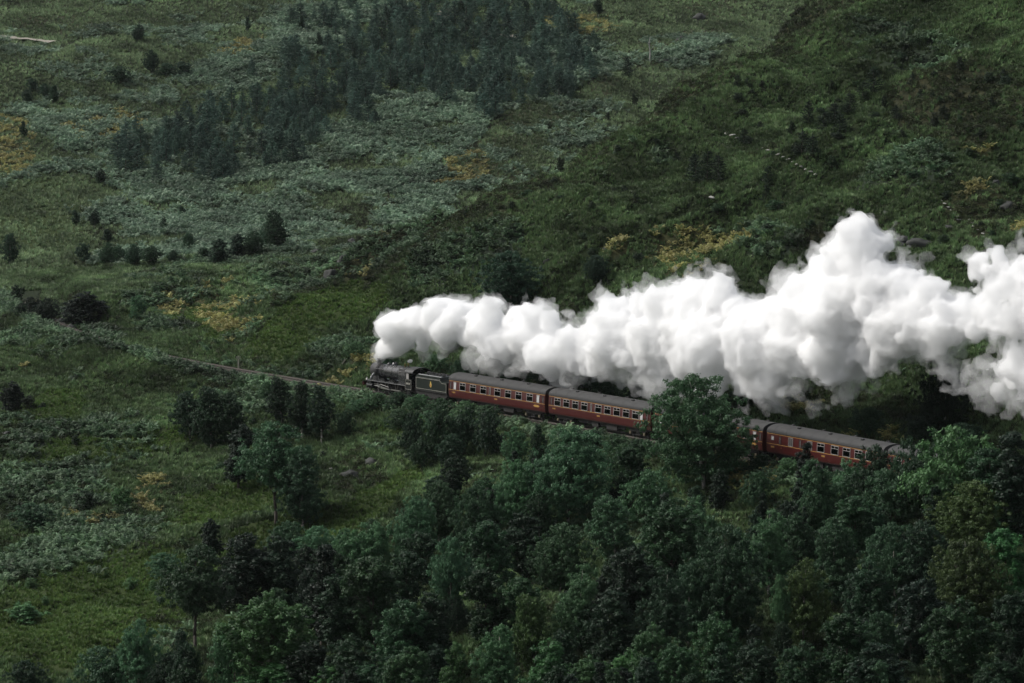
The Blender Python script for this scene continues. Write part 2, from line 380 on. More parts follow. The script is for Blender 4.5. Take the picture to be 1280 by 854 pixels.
def proto_grass(seed):
    r = np.random.default_rng(seed); n = 26
    a = r.uniform(0, 6.28, n); rad = r.uniform(0, .16, n); h = r.uniform(.16, .42, n); lean = r.uniform(.1, .75, n); wd = r.uniform(.018, .035, n)
    base = np.stack([rad * np.cos(a), rad * np.sin(a), np.zeros(n) - .05], 1); d = np.stack([np.cos(a), np.sin(a), np.zeros(n)], 1)
    sd = np.stack([-np.sin(a), np.cos(a), np.zeros(n)], 1) * wd[:, None]
    mid = base + d * (lean * h * .35)[:, None] + np.array([0, 0, 1]) * (h * .6)[:, None]; tip = base + d * (lean * h)[:, None] + np.array([0, 0, 1]) * h[:, None]
    V = np.stack([base - sd, base + sd, mid + sd * .8, mid - sd * .8, tip], 1).reshape(-1, 3); Fq = []
    for i in range(n): Fq += [(5 * i, 5 * i + 1, 5 * i + 2, 5 * i + 3), (5 * i + 3, 5 * i + 2, 5 * i + 4, 5 * i + 4)]
    Ft = []
    for q in Fq:
        Ft += [(q[0], q[1], q[2]), (q[0], q[2], q[3])] if q[2] != q[3] else [(q[0], q[1], q[2])]
    return V, np.array(Ft), np.repeat(r.uniform(0, 1, n), 3)
def proto_bracken(seed):
    r = np.random.default_rng(seed); C = []; A = []; B = []; L = []
    for k in range(8):
        az = r.uniform(0, 6.28); ln = r.uniform(.45, .85); h = r.uniform(.45, .85); v = r.uniform(0, 1)
        d = np.array([math.cos(az), math.sin(az), 0]); sd = np.array([-math.sin(az), math.cos(az), 0])
        for t in np.linspace(.3, 1, 7):
            pos = d * ln * t + np.array([0, 0, h * (1.5 * t - .85 * t * t) / .66])
            wl = .26 * (1.12 - t) + .03
            tang = d * ln + np.array([0, 0, h * (1.5 - 1.7 * t) / .66]); tang /= np.linalg.norm(tang)
            for sg in (-1, 1):
                C.append(pos + sd * sg * wl * .55 + r.normal(0, .015, 3)); A.append(sd * sg * wl * .55 + tang * .04 + np.array([0, 0, -.05 * sg * 0 - .04])); B.append(tang * .055); L.append(min(1, max(0, v + r.uniform(-.2, .2))))
    V, Fq = quads_np(np.array(C), np.array(A), np.array(B))
    Ft = np.concatenate([Fq[:, [0, 1, 2]], Fq[:, [0, 2, 3]]]); return V, Ft, np.concatenate([L, L])
def proto_heath(seed):
    r = np.random.default_rng(seed); n = 110
    d = r.normal(0, 1, (n, 3)); d[:, 2] = np.abs(d[:, 2]); d /= np.linalg.norm(d, axis=1)[:, None]
    c = d * r.uniform(.25, .5, n)[:, None] * np.array([1, 1, .75]); a = r.normal(0, .055, (n, 3)) + d * .05; b = np.cross(a, r.normal(0, 1, (n, 3))); b = b / np.linalg.norm(b, axis=1)[:, None] * .03
    V, Fq = quads_np(c, a, b); l = r.uniform(0, 1, n)
    return V, np.concatenate([Fq[:, [0, 1, 2]], Fq[:, [0, 2, 3]]]), np.concatenate([l, l])
def sample_points(n, y0, y1, seed):
    r = np.random.default_rng(seed)
    y = np.sqrt(r.uniform(y0 * y0, y1 * y1, n)); x = r.uniform(-1, 1, n) * (.1524 * y * 1.07 + 4)
    z = H(x, y); br, go, dk, fi, wo, u, v = cover(x, y, z); p, q, s = track_s(x, y)
    ok = (np.abs(s) > 2.1) | (p > 190)
    return r, x, y, z, br, go, dk, fi, wo, ok
def do_scatter():
    def fin(r, x, y, z, keep, smin, smax, np_):
        k = np.nonzero(keep)[0]; n = len(k)
        s = r.uniform(smin, smax, n)
        rot = np.stack([r.normal(0, .12, n), r.normal(0, .12, n), r.uniform(0, 6.28, n)], 1)
        sc_ = np.stack([s, s, s * r.uniform(.8, 1.15, n)], 1)
        return np.stack([x[k], y[k], z[k]], 1), rot, sc_, r.integers(0, np_, n)
    # grass, near and on the spur
    r, x, y, z, br, go, dk, fi, wo, ok = sample_points(400000, 235, 590, 1)
    pr = (1 - .75 * br) * (1 - .7 * dk) * (1 - .6 * go)
    keep = ok & (r.uniform(0, 1, len(x)) < pr)
    gm = leaf_mat('grass_blades', (.034, .066, .024), (.122, .182, .080), .3, .6, False, .46, .3)
    kf = keep & (fi > r.uniform(.2, .7, len(x))); keep = keep & ~kf
    mm_ = leaf_mat('meadow_blades', (.036, .074, .016), (.102, .165, .044), .3, .6, False, .22, .25)
    scatter('meadow_grass', [proto_grass(i + 60) for i in range(4)], *fin(r, x, y, z, kf, .7, 1.3, 4), mm_, 'short olive green meadow grass on the open banks below the railway', 'grass')
    scatter('grass', [proto_grass(i) for i in range(4)], *fin(r, x, y, z, keep, .8, 1.9, 4), gm, 'rough dark green tussocky grass covering the hillside above and below the railway', 'grass')
    r, x, y, z, br, go, dk, fi, wo, ok = sample_points(170000, 500, 850, 6)
    pr = (1 - .75 * br) * (1 - .6 * go) * (.45 + .55 * sstep(-.6, .5, fbm(x, y, 11, 3, 111)))
    keep = ok & (r.uniform(0, 1, len(x)) < pr)
    fm = leaf_mat('far_grass_blades', (.085, .132, .064), (.20, .262, .14), .3, .6, False, .35, .3)  # paler than the near grass: distance haze put into the blade colour
    scatter('hill_grass', [proto_grass(i + 50) for i in range(4)], *fin(r, x, y, z, keep, 1.2, 2.5, 4), fm, 'pale rough grass on the far hillside beyond the spur', 'grass')
    # bracken
    r, x, y, z, br, go, dk, fi, wo, ok = sample_points(110000, 235, 560, 2)
    pt_, qt_, st_ = track_s(x, y)
    brk = np.clip((br - .25) * 1.2 + .9 * fbm(x, y, 4, 3, 151) - go, 0, 1) * (br > .08)
    brk = np.maximum(brk, ((st_ < -2.0) & (st_ > -5.5) & (pt_ < 175)) * (.45 * (pt_ > 14) + .4 * (pt_ <= 14) + .75 * sstep(48, 66, pt_)))
    keep = ok & (r.uniform(0, 1, len(x)) < brk)
    a1 = fin(r, x, y, z, keep, .75, 1.5, 4)
    r, x, y, z, br, go, dk, fi, wo, ok = sample_points(150000, 560, 850, 3)
    keep = ok & (r.uniform(0, 1, len(x)) < np.clip(br * 1.2 - go, 0, 1))
    a2 = fin(r, x, y, z, keep, .7, 1.9, 4)
    bm = leaf_mat('bracken_fronds', (.08, .136, .086), (.215, .29, .20), .3, .6, False, .25, .25)  # pale grey-green fronds, lightened further with haze put into the colour
    scatter('hill_bracken', [proto_bracken(i + 10) for i in range(4)], *a2, bm, 'pale grey-green bracken fronds over the far hillside', 'bracken')
    bn = leaf_mat('near_bracken_fronds', (.026, .058, .026), (.10, .16, .085), .3, .6, False, .4, .35)
    scatter('bracken', [proto_bracken(i + 40) for i in range(4)], *a1, bn, 'green bracken fronds on the banks and the slopes near the railway', 'bracken')
    # turning bracken
    r, x, y, z, br, go, dk, fi, wo, ok = sample_points(260000, 235, 800, 4)
    keep = ok & (r.uniform(0, 1, len(x)) < np.clip(go * 1.6 * sstep(-.25, .35, fbm(x, y, 1.7, 2, 161)), 0, .9))
    gm2 = leaf_mat('golden_fronds', (.16, .158, .052), (.38, .36, .15), .3, .6, False, .2, .3)
    scatter('golden_bracken', [proto_bracken(i + 20) for i in range(3)], *fin(r, x, y, z, keep, .6, 1.2, 3), gm2, 'golden yellow turning bracken in scattered patches', 'bracken')
    # heather and dark rough growth
    r, x, y, z, br, go, dk, fi, wo, ok = sample_points(170000, 235, 640, 5)
    keep = ok & (r.uniform(0, 1, len(x)) < np.clip(dk * .8 + .03 * (1 - fi) + .25 * wo, 0, 1))
    hm = leaf_mat('heather_sprigs', (.016, .026, .012), (.045, .055, .022), .2, .7, False, .3, .3)
    scatter('heather', [proto_heath(i + 30) for i in range(4)], *fin(r, x, y, z, keep, .6, 1.7, 4), hm, 'dark brownish green heather on the rougher banks', 'heather')
do_scatter()

# ------------------------------------------------------------------ trees
LEAF = {
    'birch': leaf_mat('birch_leaves', (.009, .029, .013), (.042, .09, .044), .3),
    'rowan': leaf_mat('rowan_leaves', (.007, .026, .010), (.033, .082, .033), .25),
    'alder': leaf_mat('alder_leaves', (.005, .018, .009), (.020, .050, .024), .22),
    'willow': leaf_mat('willow_leaves', (.011, .034, .016), (.046, .097, .047), .28),
    'spruce': leaf_mat('spruce_needles', (.03, .063, .045), (.095, .155, .118), .1, .7),  # needles lightened for the far slope, its mist put into the colour
    'shrub': leaf_mat('shrub_leaves', (.014, .041, .016), (.055, .11, .045), .25),
}
BARK = {'birch': pbr('birch_bark', (.34, .32, .28), .8, var=.5, scale=4), 'dark': pbr('dark_bark', (.05, .042, .034), .9, var=.4, scale=5)}
def unit(r, n):
    d = r.normal(0, 1, (n, 3)); return d / np.linalg.norm(d, axis=1)[:, None]
PROTO = {}
ASPECT = dict(birch=[1, 1, 1.5, 1.5, 1.5, 2.05, 1.35], rowan=[1, 1, 1.45, 1.45], alder=[1, 1.5, 1.6], willow=[1, 1, 1, 1.35], shrub=[1, 1, 1, 1])
def make_tree(kind, seed):
    """crown and trunk of one tree 8 m tall (spruce 4 m, shrub 2 m); trunk base at the origin"""
    r = np.random.default_rng(1000 + seed * 37 + hash_kind(kind))
    cfg = dict(birch=(8, .06, 1.75, 84, 430, .052, .78), rowan=(8, .05, 2.1, 70, 380, .068, .9), alder=(8, .04, 1.45, 70, 370, .064, .82),
               willow=(5, .02, 2.3, 58, 320, .06, .8), shrub=(2, .0, 1.15, 28, 200, .042, .5))
    if kind == 'spruce':
        h = 4.0; C = []; A = []; B = []; L = []
        n_w = 15; tr = MB(); tr.tube([(0, 0, -.3), (0, 0, 1.6), (0, 0, 3.7)], [.09, .06, .02], 6)
        for wv in range(n_w):
            t = wv / n_w; z = .25 + 3.4 * t; ln = (1.35 * (1 - t) ** .55 + .12) * r.uniform(.85, 1.12)
            for k in range(int(9 - 4 * t)):
                a = r.uniform(0, 6.28); d = np.array([math.cos(a), math.sin(a), r.uniform(.0, .35)]); l2 = ln * r.uniform(.65, 1.15); v = r.uniform(0, 1)
                for s_ in np.linspace(.2, 1, 7):
                    for q in range(3):
                        C.append(np.array([0, 0, z]) + d * l2 * s_ + r.normal(0, .05, 3)); A.append(d * .10 + r.normal(0, .05, 3)); b = np.cross(d, r.normal(0, 1, 3)); B.append(b / np.linalg.norm(b) * .045); L.append(v * .6 + r.uniform(0, .4))
        for q in range(14):
            C.append(np.array([0, 0, 3.6 + .4 * q / 14])); A.append(r.normal(0, .07, 3)); B.append(np.array([0, 0, .08])); L.append(.6)
        V, Fq = quads_np(np.array(C), np.array(A), np.array(B))
        return npmesh('spruce_crown', V, Fq, LEAF['spruce'], [('lv', 'FACE', 'FLOAT', np.array(L, np.float32))]), tr.mesh('spruce_trunk', BARK['dark'], True), None
    h, t0, Rm, ncl, nlf, ls, crad = cfg[kind]
    wf_ = ASPECT[kind][seed]; Rm = Rm * wf_; ncl = int(ncl * wf_ ** 1.25)
    if kind == 'birch' and seed == 6: t0 = .30; ncl = int(ncl * .8)
    base = h * t0; ch = h - base
    cen = []; tries = 0
    lop = r.uniform(-.25, .25, 2); ph = r.uniform(0, 6.28, 3)
    nl = dict(birch=13, rowan=11, alder=11, willow=11, shrub=7)[kind]; lobes = []
    for k in range(nl):
        t = r.uniform(.04, .97) ** .9
        if kind in ('willow', 'shrub'): env = math.sqrt(max(.05, 1 - (t * .8) ** 2)); lr = Rm * r.uniform(.45, .62)
        elif kind == 'birch': env = math.sin(math.pi * (t * .78 + .16)) ** .8; lr = Rm * r.uniform(.55, .78) * (1.12 - .5 * t)
        elif kind == 'alder': env = math.sin(math.pi * (t * .75 + .17)) ** .7; lr = Rm * r.uniform(.62, .82) * (1.1 - .5 * t)
        else: env = math.sin(math.pi * (t * .72 + .18)) ** .7; lr = Rm * r.uniform(.55, .74) * (1.1 - .42 * t)
        a = ph[0] + k * 2.4 + r.uniform(-.5, .5); rr_ = max(Rm * .12, Rm * env - lr * .8) * r.uniform(.7, 1.15)
        zc_ = base + lr * .6 + t * (ch - lr * 1.55)
        lobes.append((np.array([rr_ * math.cos(a) + lop[0] * t * Rm, rr_ * math.sin(a) + lop[1] * t * Rm, zc_]), lr))
    lobes.append((np.array([lop[0] * Rm, lop[1] * Rm, h - Rm * .42]), Rm * .40))
    lobes.append((np.array([lop[0] * Rm * .6, lop[1] * Rm * .6, base + ch * .72]), Rm * .58))
    lobes.append((np.array([0, 0, base + ch * .25]), Rm * .6))
    lobes.append((np.array([0, 0, base + ch * .45]), Rm * .55))
    wts = np.array([l[1] ** 2 for l in lobes]); wts /= wts.sum()
    kf_ = .45 if kind in ('birch', 'willow') else .52
    nlf = int(nlf * .45 * (kf_ / .62) ** 2 * 1.0); ncl = int(ncl * 2.5 * (.62 / kf_) ** 1.7); crad = crad * kf_; ls = ls * 1.08
    while len(cen) < ncl and tries < 9000:
        tries += 1
        lc, lr = lobes[r.choice(len(lobes), p=wts)]
        d = unit(r, 1)[0]; d[2] = d[2] * .9 + .22
        c = lc + d * lr * r.uniform(.5, 1.0) * np.array([1, 1, 1.05 if kind != 'birch' else 1.2])
        if c[2] < .15 * min(h, 3) or c[2] > h - .3 * crad: continue
        if cen and min(np.linalg.norm(c - q) for q in cen) < crad * .42: continue
        cen.append(c)
    cen.append(np.array([lop[0] * Rm, lop[1] * Rm, h - crad * .55]))
    C = []; A = []; B = []; L = []
    for c in cen:
        cr = crad * r.uniform(.55, 1.15); n = int(nlf * (cr / crad) ** 2 * r.uniform(.75, 1.2)); v = r.uniform(0, 1)
        d = unit(r, n); d[:, 2] = d[:, 2] * .8 + .12
        rad = cr * r.uniform(.25, 1, n) ** .45
        # several sprays per clump make ragged edges
        sp = unit(r, 9); k = r.integers(0, 9, n); d = d * .62 + sp[k] * .5
        pos = c + d * rad[:, None] * np.array([1, 1, .92])
        nrm = d + r.normal(0, .3, (n, 3)) + np.array([0, 0, .4]); nrm /= np.linalg.norm(nrm, axis=1)[:, None]
        if kind in ('birch', 'willow'):
            pos[:, 2] -= r.uniform(0, .45, n) * (rad / cr) * crad * .8
        a_ = np.cross(nrm, unit(r, n)); a_ /= np.linalg.norm(a_, axis=1)[:, None]; b_ = np.cross(nrm, a_)
        s_ = ls * r.uniform(.6, 1.35, n)[:, None]
        if kind in ('birch', 'willow'): a_ = a_ * .8 + np.array([0, 0, -.6])
        C.append(pos); A.append(a_ * s_ * 1.25); B.append(b_ * s_ * .75); L.append(np.clip(.2 + .6 * v + r.uniform(-.16, .16, n), 0, 1))
    V, Fq = quads_np(np.concatenate(C), np.concatenate(A), np.concatenate(B))
    crown = npmesh(kind + '_crown', V, Fq, LEAF[kind], [('lv', 'FACE', 'FLOAT', np.concatenate(L).astype(np.float32))])
    tr = MB(); lb = MB(); r0 = (.0085 if kind == 'birch' else .012) * h + .02
    top = cen[-1]
    if kind in ('willow', 'shrub'):
        for k in range(6):
            c = cen[r.integers(0, len(cen))]; m_ = c * .5 + r.normal(0, .1, 3); m_[2] = c[2] * .55
            tr.tube([(c[0] * .06, c[1] * .06, -.4), m_, c], [r0 * .6, r0 * .4, r0 * .12], 6)
    else:
        pts = [np.array([0, 0, -.6])]; nseg = 7
        for k in range(1, nseg + 1):
            t = k / nseg; pts.append(np.array([top[0] * t ** 1.5, top[1] * t ** 1.5, top[2] * t]) + np.append(r.normal(0, .07, 2), 0) * (k < nseg))
        tr.tube(pts, [r0 * 1.25 * (1 - .93 * k / nseg) for k in range(nseg + 1)], 8)
        for k in range(22):
            c = cen[r.integers(0, len(cen) - 1)]; zt = max(base * .7 + .3, c[2] - r.uniform(.6, 2.0)); i = min(nseg - 1, int(zt / top[2] * nseg)); f_ = zt / top[2] * nseg - i
            if zt > top[2] * .93: continue
            s0 = pts[i] * (1 - f_) + pts[i + 1] * f_; m_ = s0 * .5 + c * .5 + np.array([0, 0, .18])
            rb = r0 * .45 * (1 - zt / h) + .018; lb.tube([s0, m_, c], [rb, rb * .65, rb * .2], 6)
    nf = len(tr.f); tr.add(lb.v, lb.f)
    tm = tr.mesh(kind + '_trunk', BARK['birch' if kind == 'birch' else 'dark'], True); tm.materials.append(BARK['dark'])
    tm.polygons.foreach_set('material_index', (np.arange(len(tm.polygons)) >= nf).astype(np.int32))
    return crown, tm, None
def hash_kind(k): return sum(ord(c) * (i + 3) for i, c in enumerate(k))
NVAR = dict(birch=7, rowan=4, alder=3, willow=4, spruce=4, shrub=4)
NATIVE = dict(birch=(8, 3.2), rowan=(8, 3.8), alder=(8, 2.7), willow=(5, 4.2), spruce=(4, 2.4), shrub=(2, 2.4))
for k, n in NVAR.items():
    PROTO[k] = [make_tree(k, i) for i in range(n)]
NAMES = dict(birch='birch_tree', rowan='broadleaf_tree', alder='dark_leafy_tree', willow='willow_bush', spruce='young_spruce', shrub='round_shrub')
CATS = dict(birch='tree', rowan='tree', alder='tree', willow='bush', spruce='conifer', shrub='shrub')
LANDS = []
import re
def phrase(l):
    return re.split(r' (?:at|in|below|beside|behind|between|among|near|hiding|against|standing|rising|low|catching|just|deep|leaning|on|by|above) ', l)[0]
OCC = []          # footprints of planted trees (x, y, r)
tr_rng = random.Random(5)
def plant(kind, x, y, hgt, wid=None, tone=(1, 1, 1), label='', group=None, z=None, var=None):
    nh, nw = NATIVE[kind]
    sz = hgt / nh
    if var is None:
        cand = list(range(NVAR[kind] - (kind == 'birch'))); i = tr_rng.choice(cand)
        if wid and kind in ASPECT: i = min(cand, key=lambda c: abs(math.log(wid / (nw * ASPECT[kind][c]) / sz)) + tr_rng.uniform(0, .16))
    else: i = var
    sx = (wid / (nw * (ASPECT[kind][i] if kind in ASPECT else 1))) if wid else sz * tr_rng.uniform(.88, 1.12)
    if z is None: z = float(H(x, y))
    o = empty(NAMES[kind], (x, y, z - .05), tr_rng.uniform(0, 6.28)); o.scale = (sx, sx, sz)
    o.rotation_euler[0] = tr_rng.uniform(-.04, .04); o.rotation_euler[1] = tr_rng.uniform(-.04, .04)
    cr, tk, lm_ = PROTO[kind][i]
    link('trunk', tk, o)
    if lm_ and hgt > 2.5: link('limbs', lm_, o)
    c = link('crown', cr, o); c.color = (*tone, 1)
    tag(o, label, CATS[kind], group); OCC.append((x, y, max(sx * nw * (ASPECT[kind][i] if kind in ASPECT else 1) * .38, .3)))
    return o
def plant_px(kind, u, vtop, hpx, wpx, tone, label, group=None, var=None):
    x, y, z = raycast(u, vtop + hpx)
    if u > 425 and vtop > 480 and kind != 'spruce':          # stands on the near side of the line
        while float(track_s(x, y)[2]) > (-3.6 if hpx < 30 else -5.0) and hpx < 200:
            hpx += 2; x, y, z = raycast(u, vtop + hpx)
    d = math.hypot(y, CAMZ - z)
    return plant(kind, x, y, hpx * d / F, wpx * d / F if wpx else None, tone, label, group, z, var)
DK = (.66, .72, .68); MD = (1.2, 1.22, 1.12); LT = (2.1, 2.05, 1.85); GY = (2.15, 2.2, 2.05); OL = (1.9, 1.5, .9); BR = (2.2, 2.35, 1.75); VD = (.34, .38, .38)  # crown tints: leaf colour, plus sunlit and shaded crowns put into the tone

# -- trees one can pick out, from crown top (u, v), height and width in photo pixels
for (k, u, v, h, w_, t, lab, grp) in [
    ('alder', 15, 476, 42, 30, VD, 'dark upright tree on the open bank under the rail line, alone beside a small bush', None),
    ('shrub', 36, 494, 16, 26, VD, 'small dark bush beside the lone upright tree on the bank', None),
    ('shrub', 54, 502, 10, 14, VD, 'very small dark bush near the lone upright tree on the bank', None),
    ('birch', 345, 526, 130, 92, GY, 'tall pale birch with a dark bare lower trunk at the edge of the grass', 4),
    ('birch', 378, 562, 98, 66, MD, 'dark green birch leaning against the tall pale birch with the bare trunk', None),
    ('alder', 298, 530, 80, 44, DK, 'dark columnar tree beside the tall pale birch', None),
    ('birch', 238, 488, 62, 42, DK, 'dark birch in the clump of three above the round shrub', 'clump of three dark birches'),
    ('birch', 264, 482, 82, 50, DK, 'dark birch in the clump of three above the round shrub', 'clump of three dark birches'),
    ('birch', 290, 490, 70, 42, DK, 'dark birch in the clump of three above the round shrub', 'clump of three dark birches'),
    ('birch', 352, 470, 62, 36, DK, 'dark birch screening the bare track ahead of the locomotive', 'birches screening the bare track'),
    ('birch', 378, 474, 76, 36, DK, 'dark birch screening the bare track ahead of the locomotive', 'birches screening the bare track'),
    ('birch', 402, 480, 74, 36, DK, 'dark birch screening the bare track ahead of the locomotive', 'birches screening the bare track'),
    ('willow', 432, 512, 34, 34, DK, 'low dark bush at the foot of the birches screening the track', None),
    ('willow', 334, 476, 24, 26, MD, 'small mid green bush beside the birches screening the track', None),
    ('shrub', 150, 608, 36, 38, LT, 'neat round green shrub by a patch of golden bracken', None),
    ('shrub', 106, 612, 30, 44, VD, 'dark sprawling shrub above the golden bracken on the left slope', None),
    ('willow', 40, 628, 34, 66, MD, 'wide mid green bush below the dark bank on the left slope', None),
    ('shrub', 30, 752, 26, 66, LT, 'wide pale shrub standing alone in the bright grass field', None),
    ('shrub', 56, 744, 14, 16, LT, 'small pale shrub at the end of the wide pale shrub in the field', None),
    ('shrub', 165, 721, 18, 26, LT, 'round shrub on the grass field next to a slightly smaller one', 'pair of round field shrubs'),
    ('shrub', 192, 725, 16, 22, LT, 'round shrub on the grass field next to a slightly smaller one', 'pair of round field shrubs'),
    ('shrub', 133, 712, 10, 8, LT, 'tiny pale shrub on the upper grass field', None),
    ('shrub', 38, 722, 14, 24, LT, 'small shrub against the dark bracken bank over the grass field', None),
    ('willow', 205, 690, 34, 54, GY, 'grey-green low bush between the grass field and the forked tree', None),
    ('birch', 245, 680, 132, 92, MD, 'dark tree with a forked bare trunk at the corner of the grass field', 4),
    ('alder', 263, 648, 58, 30, DK, 'small dark oval tree standing above the forked tree', None),
    ('birch', 173, 772, 100, 56, GY, 'slim pale birch at the bottom edge of the grass field', None),
    ('willow', 130, 806, 70, 90, MD, 'broad leafy bush at the foot of the grass field', None),
    ('willow', 34, 824, 50, 60, DK, 'dark bush in the low corner of the grass field', None),
    ('alder', 312, 662, 110, 78, DK, 'broad dark tree behind the bright round tree', None),
    ('alder', 355, 668, 100, 60, DK, 'dark tree between the broad dark tree and the dark column', None),
    ('alder', 402, 680, 130, 46, VD, 'very dark column shaped tree beside the bright round tree', None),
    ('rowan', 345, 738, 130, 112, BR, 'bright green round tree at the lower edge of the wood', None),
    ('willow', 292, 778, 90, 66, GY, 'pale drooping willow bush in front of the bright round tree', None),
    ('rowan', 470, 694, 130, 100, MD, 'large layered broadleaf tree in the middle of the dark wood', None),
    ('rowan', 432, 716, 110, 60, DK, 'shaded broadleaf tree beside the large layered one', None),
    ('birch', 565, 668, 122, 52, GY, 'slender birch with a white forked trunk in the dark wood', 4),
    ('birch', 620, 780, 100, 66, GY, 'pale drooping birch at the bottom of the wood below the white trunked birch', None),
    ('rowan', 565, 800, 80, 34, BR, 'small bright young tree below the white trunked birch', None),
    ('rowan', 680, 794, 100, 60, BR, 'bright rounded treetop rising at the bottom of the wood', None),
    ('birch', 880, 466, 148, 150, GY, 'big spreading birch hiding the joint of the second and third coaches', None),
    ('willow', 815, 586, 72, 82, LT, 'round leafy bush tree below the big spreading birch', None),
    ('willow', 776, 552, 64, 66, MD, 'mid green bush tree between the second coach and the big spreading birch', None),
    ('birch', 710, 532, 124, 116, GY, 'wide silvery grey-green birch below the second coach', None),
    ('birch', 645, 572, 96, 76, GY, 'silvery birch beside the wide one below the first coach', None),
    ('alder', 1005, 552, 54, 24, VD, 'thin very dark tree standing in front of the fourth coach', None),
    ('birch', 1026, 572, 110, 62, MD, 'tall narrow birch just below the fourth coach', None),
    ('birch', 770, 618, 90, 66, LT, 'bright pointed birch below the round leafy bush tree', None),
    ('birch', 905, 655, 150, 112, MD, 'large dark-hearted birch in the middle of the right-hand wood', None),
    ('birch', 722, 704, 116, 70, LT, 'soft bright birch crown low in the wood', None),
    ('birch', 977, 716, 104, 26, LT, 'thin birch with twin white stems deep in the wood', 4),
    ('birch', 1003, 696, 120, 64, OL, 'olive birch leaning beside the twin stemmed birch', None),
    ('rowan', 1190, 744, 130, 92, MD, 'layered broadleaf tree catching light low on the right of the wood', None),
    ('willow', 1190, 530, 100, 116, BR, 'bright wide leafy bush below the hidden end of the train', None),
    ('birch', 1180, 452, 92, 74, VD, 'very dark tree rising behind the tail of the train into the steam', None),
    ('alder', 1268, 538, 96, 56, DK, 'dark broad tree beside the bright wide bush', None),
    ('birch', 1215, 600, 92, 112, OL, 'olive rounded bushy tree near the yellow bracken', None),
    ('alder', 1165, 606, 74, 26, MD, 'narrow pointed green tree beside the olive bushy tree', None),
    ('willow', 1098, 553, 60, 66, DK, 'dark bush hiding the joint of the fourth and fifth coaches', None),
    ('willow', 1062, 572, 44, 54, LT, 'pale fresh green bush against the side of the fourth coach', None),
    ('willow', 1160, 552, 84, 70, DK, 'dark bush beside the mid green bush over the last coach', None),
    ('rowan', 1232, 560, 90, 84, MD, 'leafy tree between the bright wide bush and the dark broad tree', None),
    ('willow', 1140, 546, 80, 64, MD, 'mid green bush hiding the fifth coach', None),
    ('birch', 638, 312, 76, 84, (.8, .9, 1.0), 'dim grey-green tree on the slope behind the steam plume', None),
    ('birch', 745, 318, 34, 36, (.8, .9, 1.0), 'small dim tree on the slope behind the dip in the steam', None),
    ('alder', 100, 364, 46, 56, VD, 'dark leafy bush overhanging the rock cutting on the rail line', None),
    ('willow', 60, 372, 30, 36, VD, 'dark bush in the shadow of the rock cutting', None),
    ('shrub', 22, 356, 22, 26, VD, 'dark shrub on top of the rock cutting', None),
    ('willow', 172, 368, 34, 24, GY, 'thin grey sapling bush between the cutting and the golden bracken', None),
]:
    if grp == 4: o_ = plant_px(k, u, v, h, w_, t, lab, None, 6)
    else: o_ = plant_px(k, u, v, h, w_, t, lab, grp)
    if lab.startswith(('tall pale birch with a dark', 'dark tree with a forked')):
        tkk = [c for c in o_.children if c.name.startswith('trunk')][0]; tkk.material_slots[0].link = 'OBJECT'; tkk.material_slots[0].material = BARK['dark']
    if grp in (None, 4) and u > 180 and v > 480 and len(phrase(lab).split()) >= 3: LANDS.append((o_.location[0], o_.location[1], phrase(lab)))
# -- bushes along the foot of the embankment under the locomotive and first coach
for (u, v, h, w_, t) in [(470, 490, 20, 40, LT), (498, 489, 22, 38, MD), (524, 492, 22, 40, LT), (552, 497, 22, 42, MD), (582, 500, 22, 42, LT), (612, 505, 24, 40, MD), (450, 498, 18, 40, LT), (540, 512, 28, 44, LT), (500, 510, 28, 46, MD), (572, 518, 26, 44, MD), (770, 541, 24, 40, MD), (740, 536, 26, 44, DK), (800, 548, 26, 44, MD), (985, 571, 22, 36, LT), (950, 566, 24, 40, DK)]:
    plant_px('willow', u, v, h, w_, t, 'low leafy bush growing on the bank right under the train', 'bushes on the bank under the train')
for (u, v, h, w_) in [(518, 514, 62, 38), (546, 506, 70, 44), (578, 506, 66, 44), (608, 514, 60, 42), (530, 540, 48, 40), (565, 540, 50, 40)]:
    plant_px('willow', u, v, h, w_, DK, 'dark dense willow in the thicket below the tender and first coach', 'dark willow thicket')
for (p_, s_, hg, t_) in [(9, 7, 2.6, MD), (4, 8.5, 3.0, DK), (-1, 7, 2.8, MD), (-6, 8, 3.4, DK), (-11, 7, 3.2, VD), (-15, 9, 3.6, VD), (-19, 7.5, 3.0, DK), (-24, 8, 2.6, DK), (-30, 7, 2.4, MD), (17, 8, 2.4, LT), (26, 7, 2.2, MD), (34, 7.5, 2.2, LT), (-44, 8, 2.6, DK), (-66, 8, 3.0, DK), (-74, 9, 3.4, VD), (-82, 8, 3.2, DK)]:
    x, y = to_xy(p_, float(qt(p_)) + s_)
    plant('willow', x, y, hg, hg * 1.5, t_, 'leafy bush on the uphill verge right behind the train' if p_ < 12 else 'leafy bush on the uphill verge of the bare track ahead of the locomotive', 'bushes on the uphill verge')
for (u, v, h, w_) in [(40, 370, 24, 30), (52, 380, 24, 30), (28, 378, 18, 22)]:
    plant_px('willow', u, v, h, w_, VD, 'dark bush filling the mouth of the rock cutting', 'bushes in the cutting mouth')
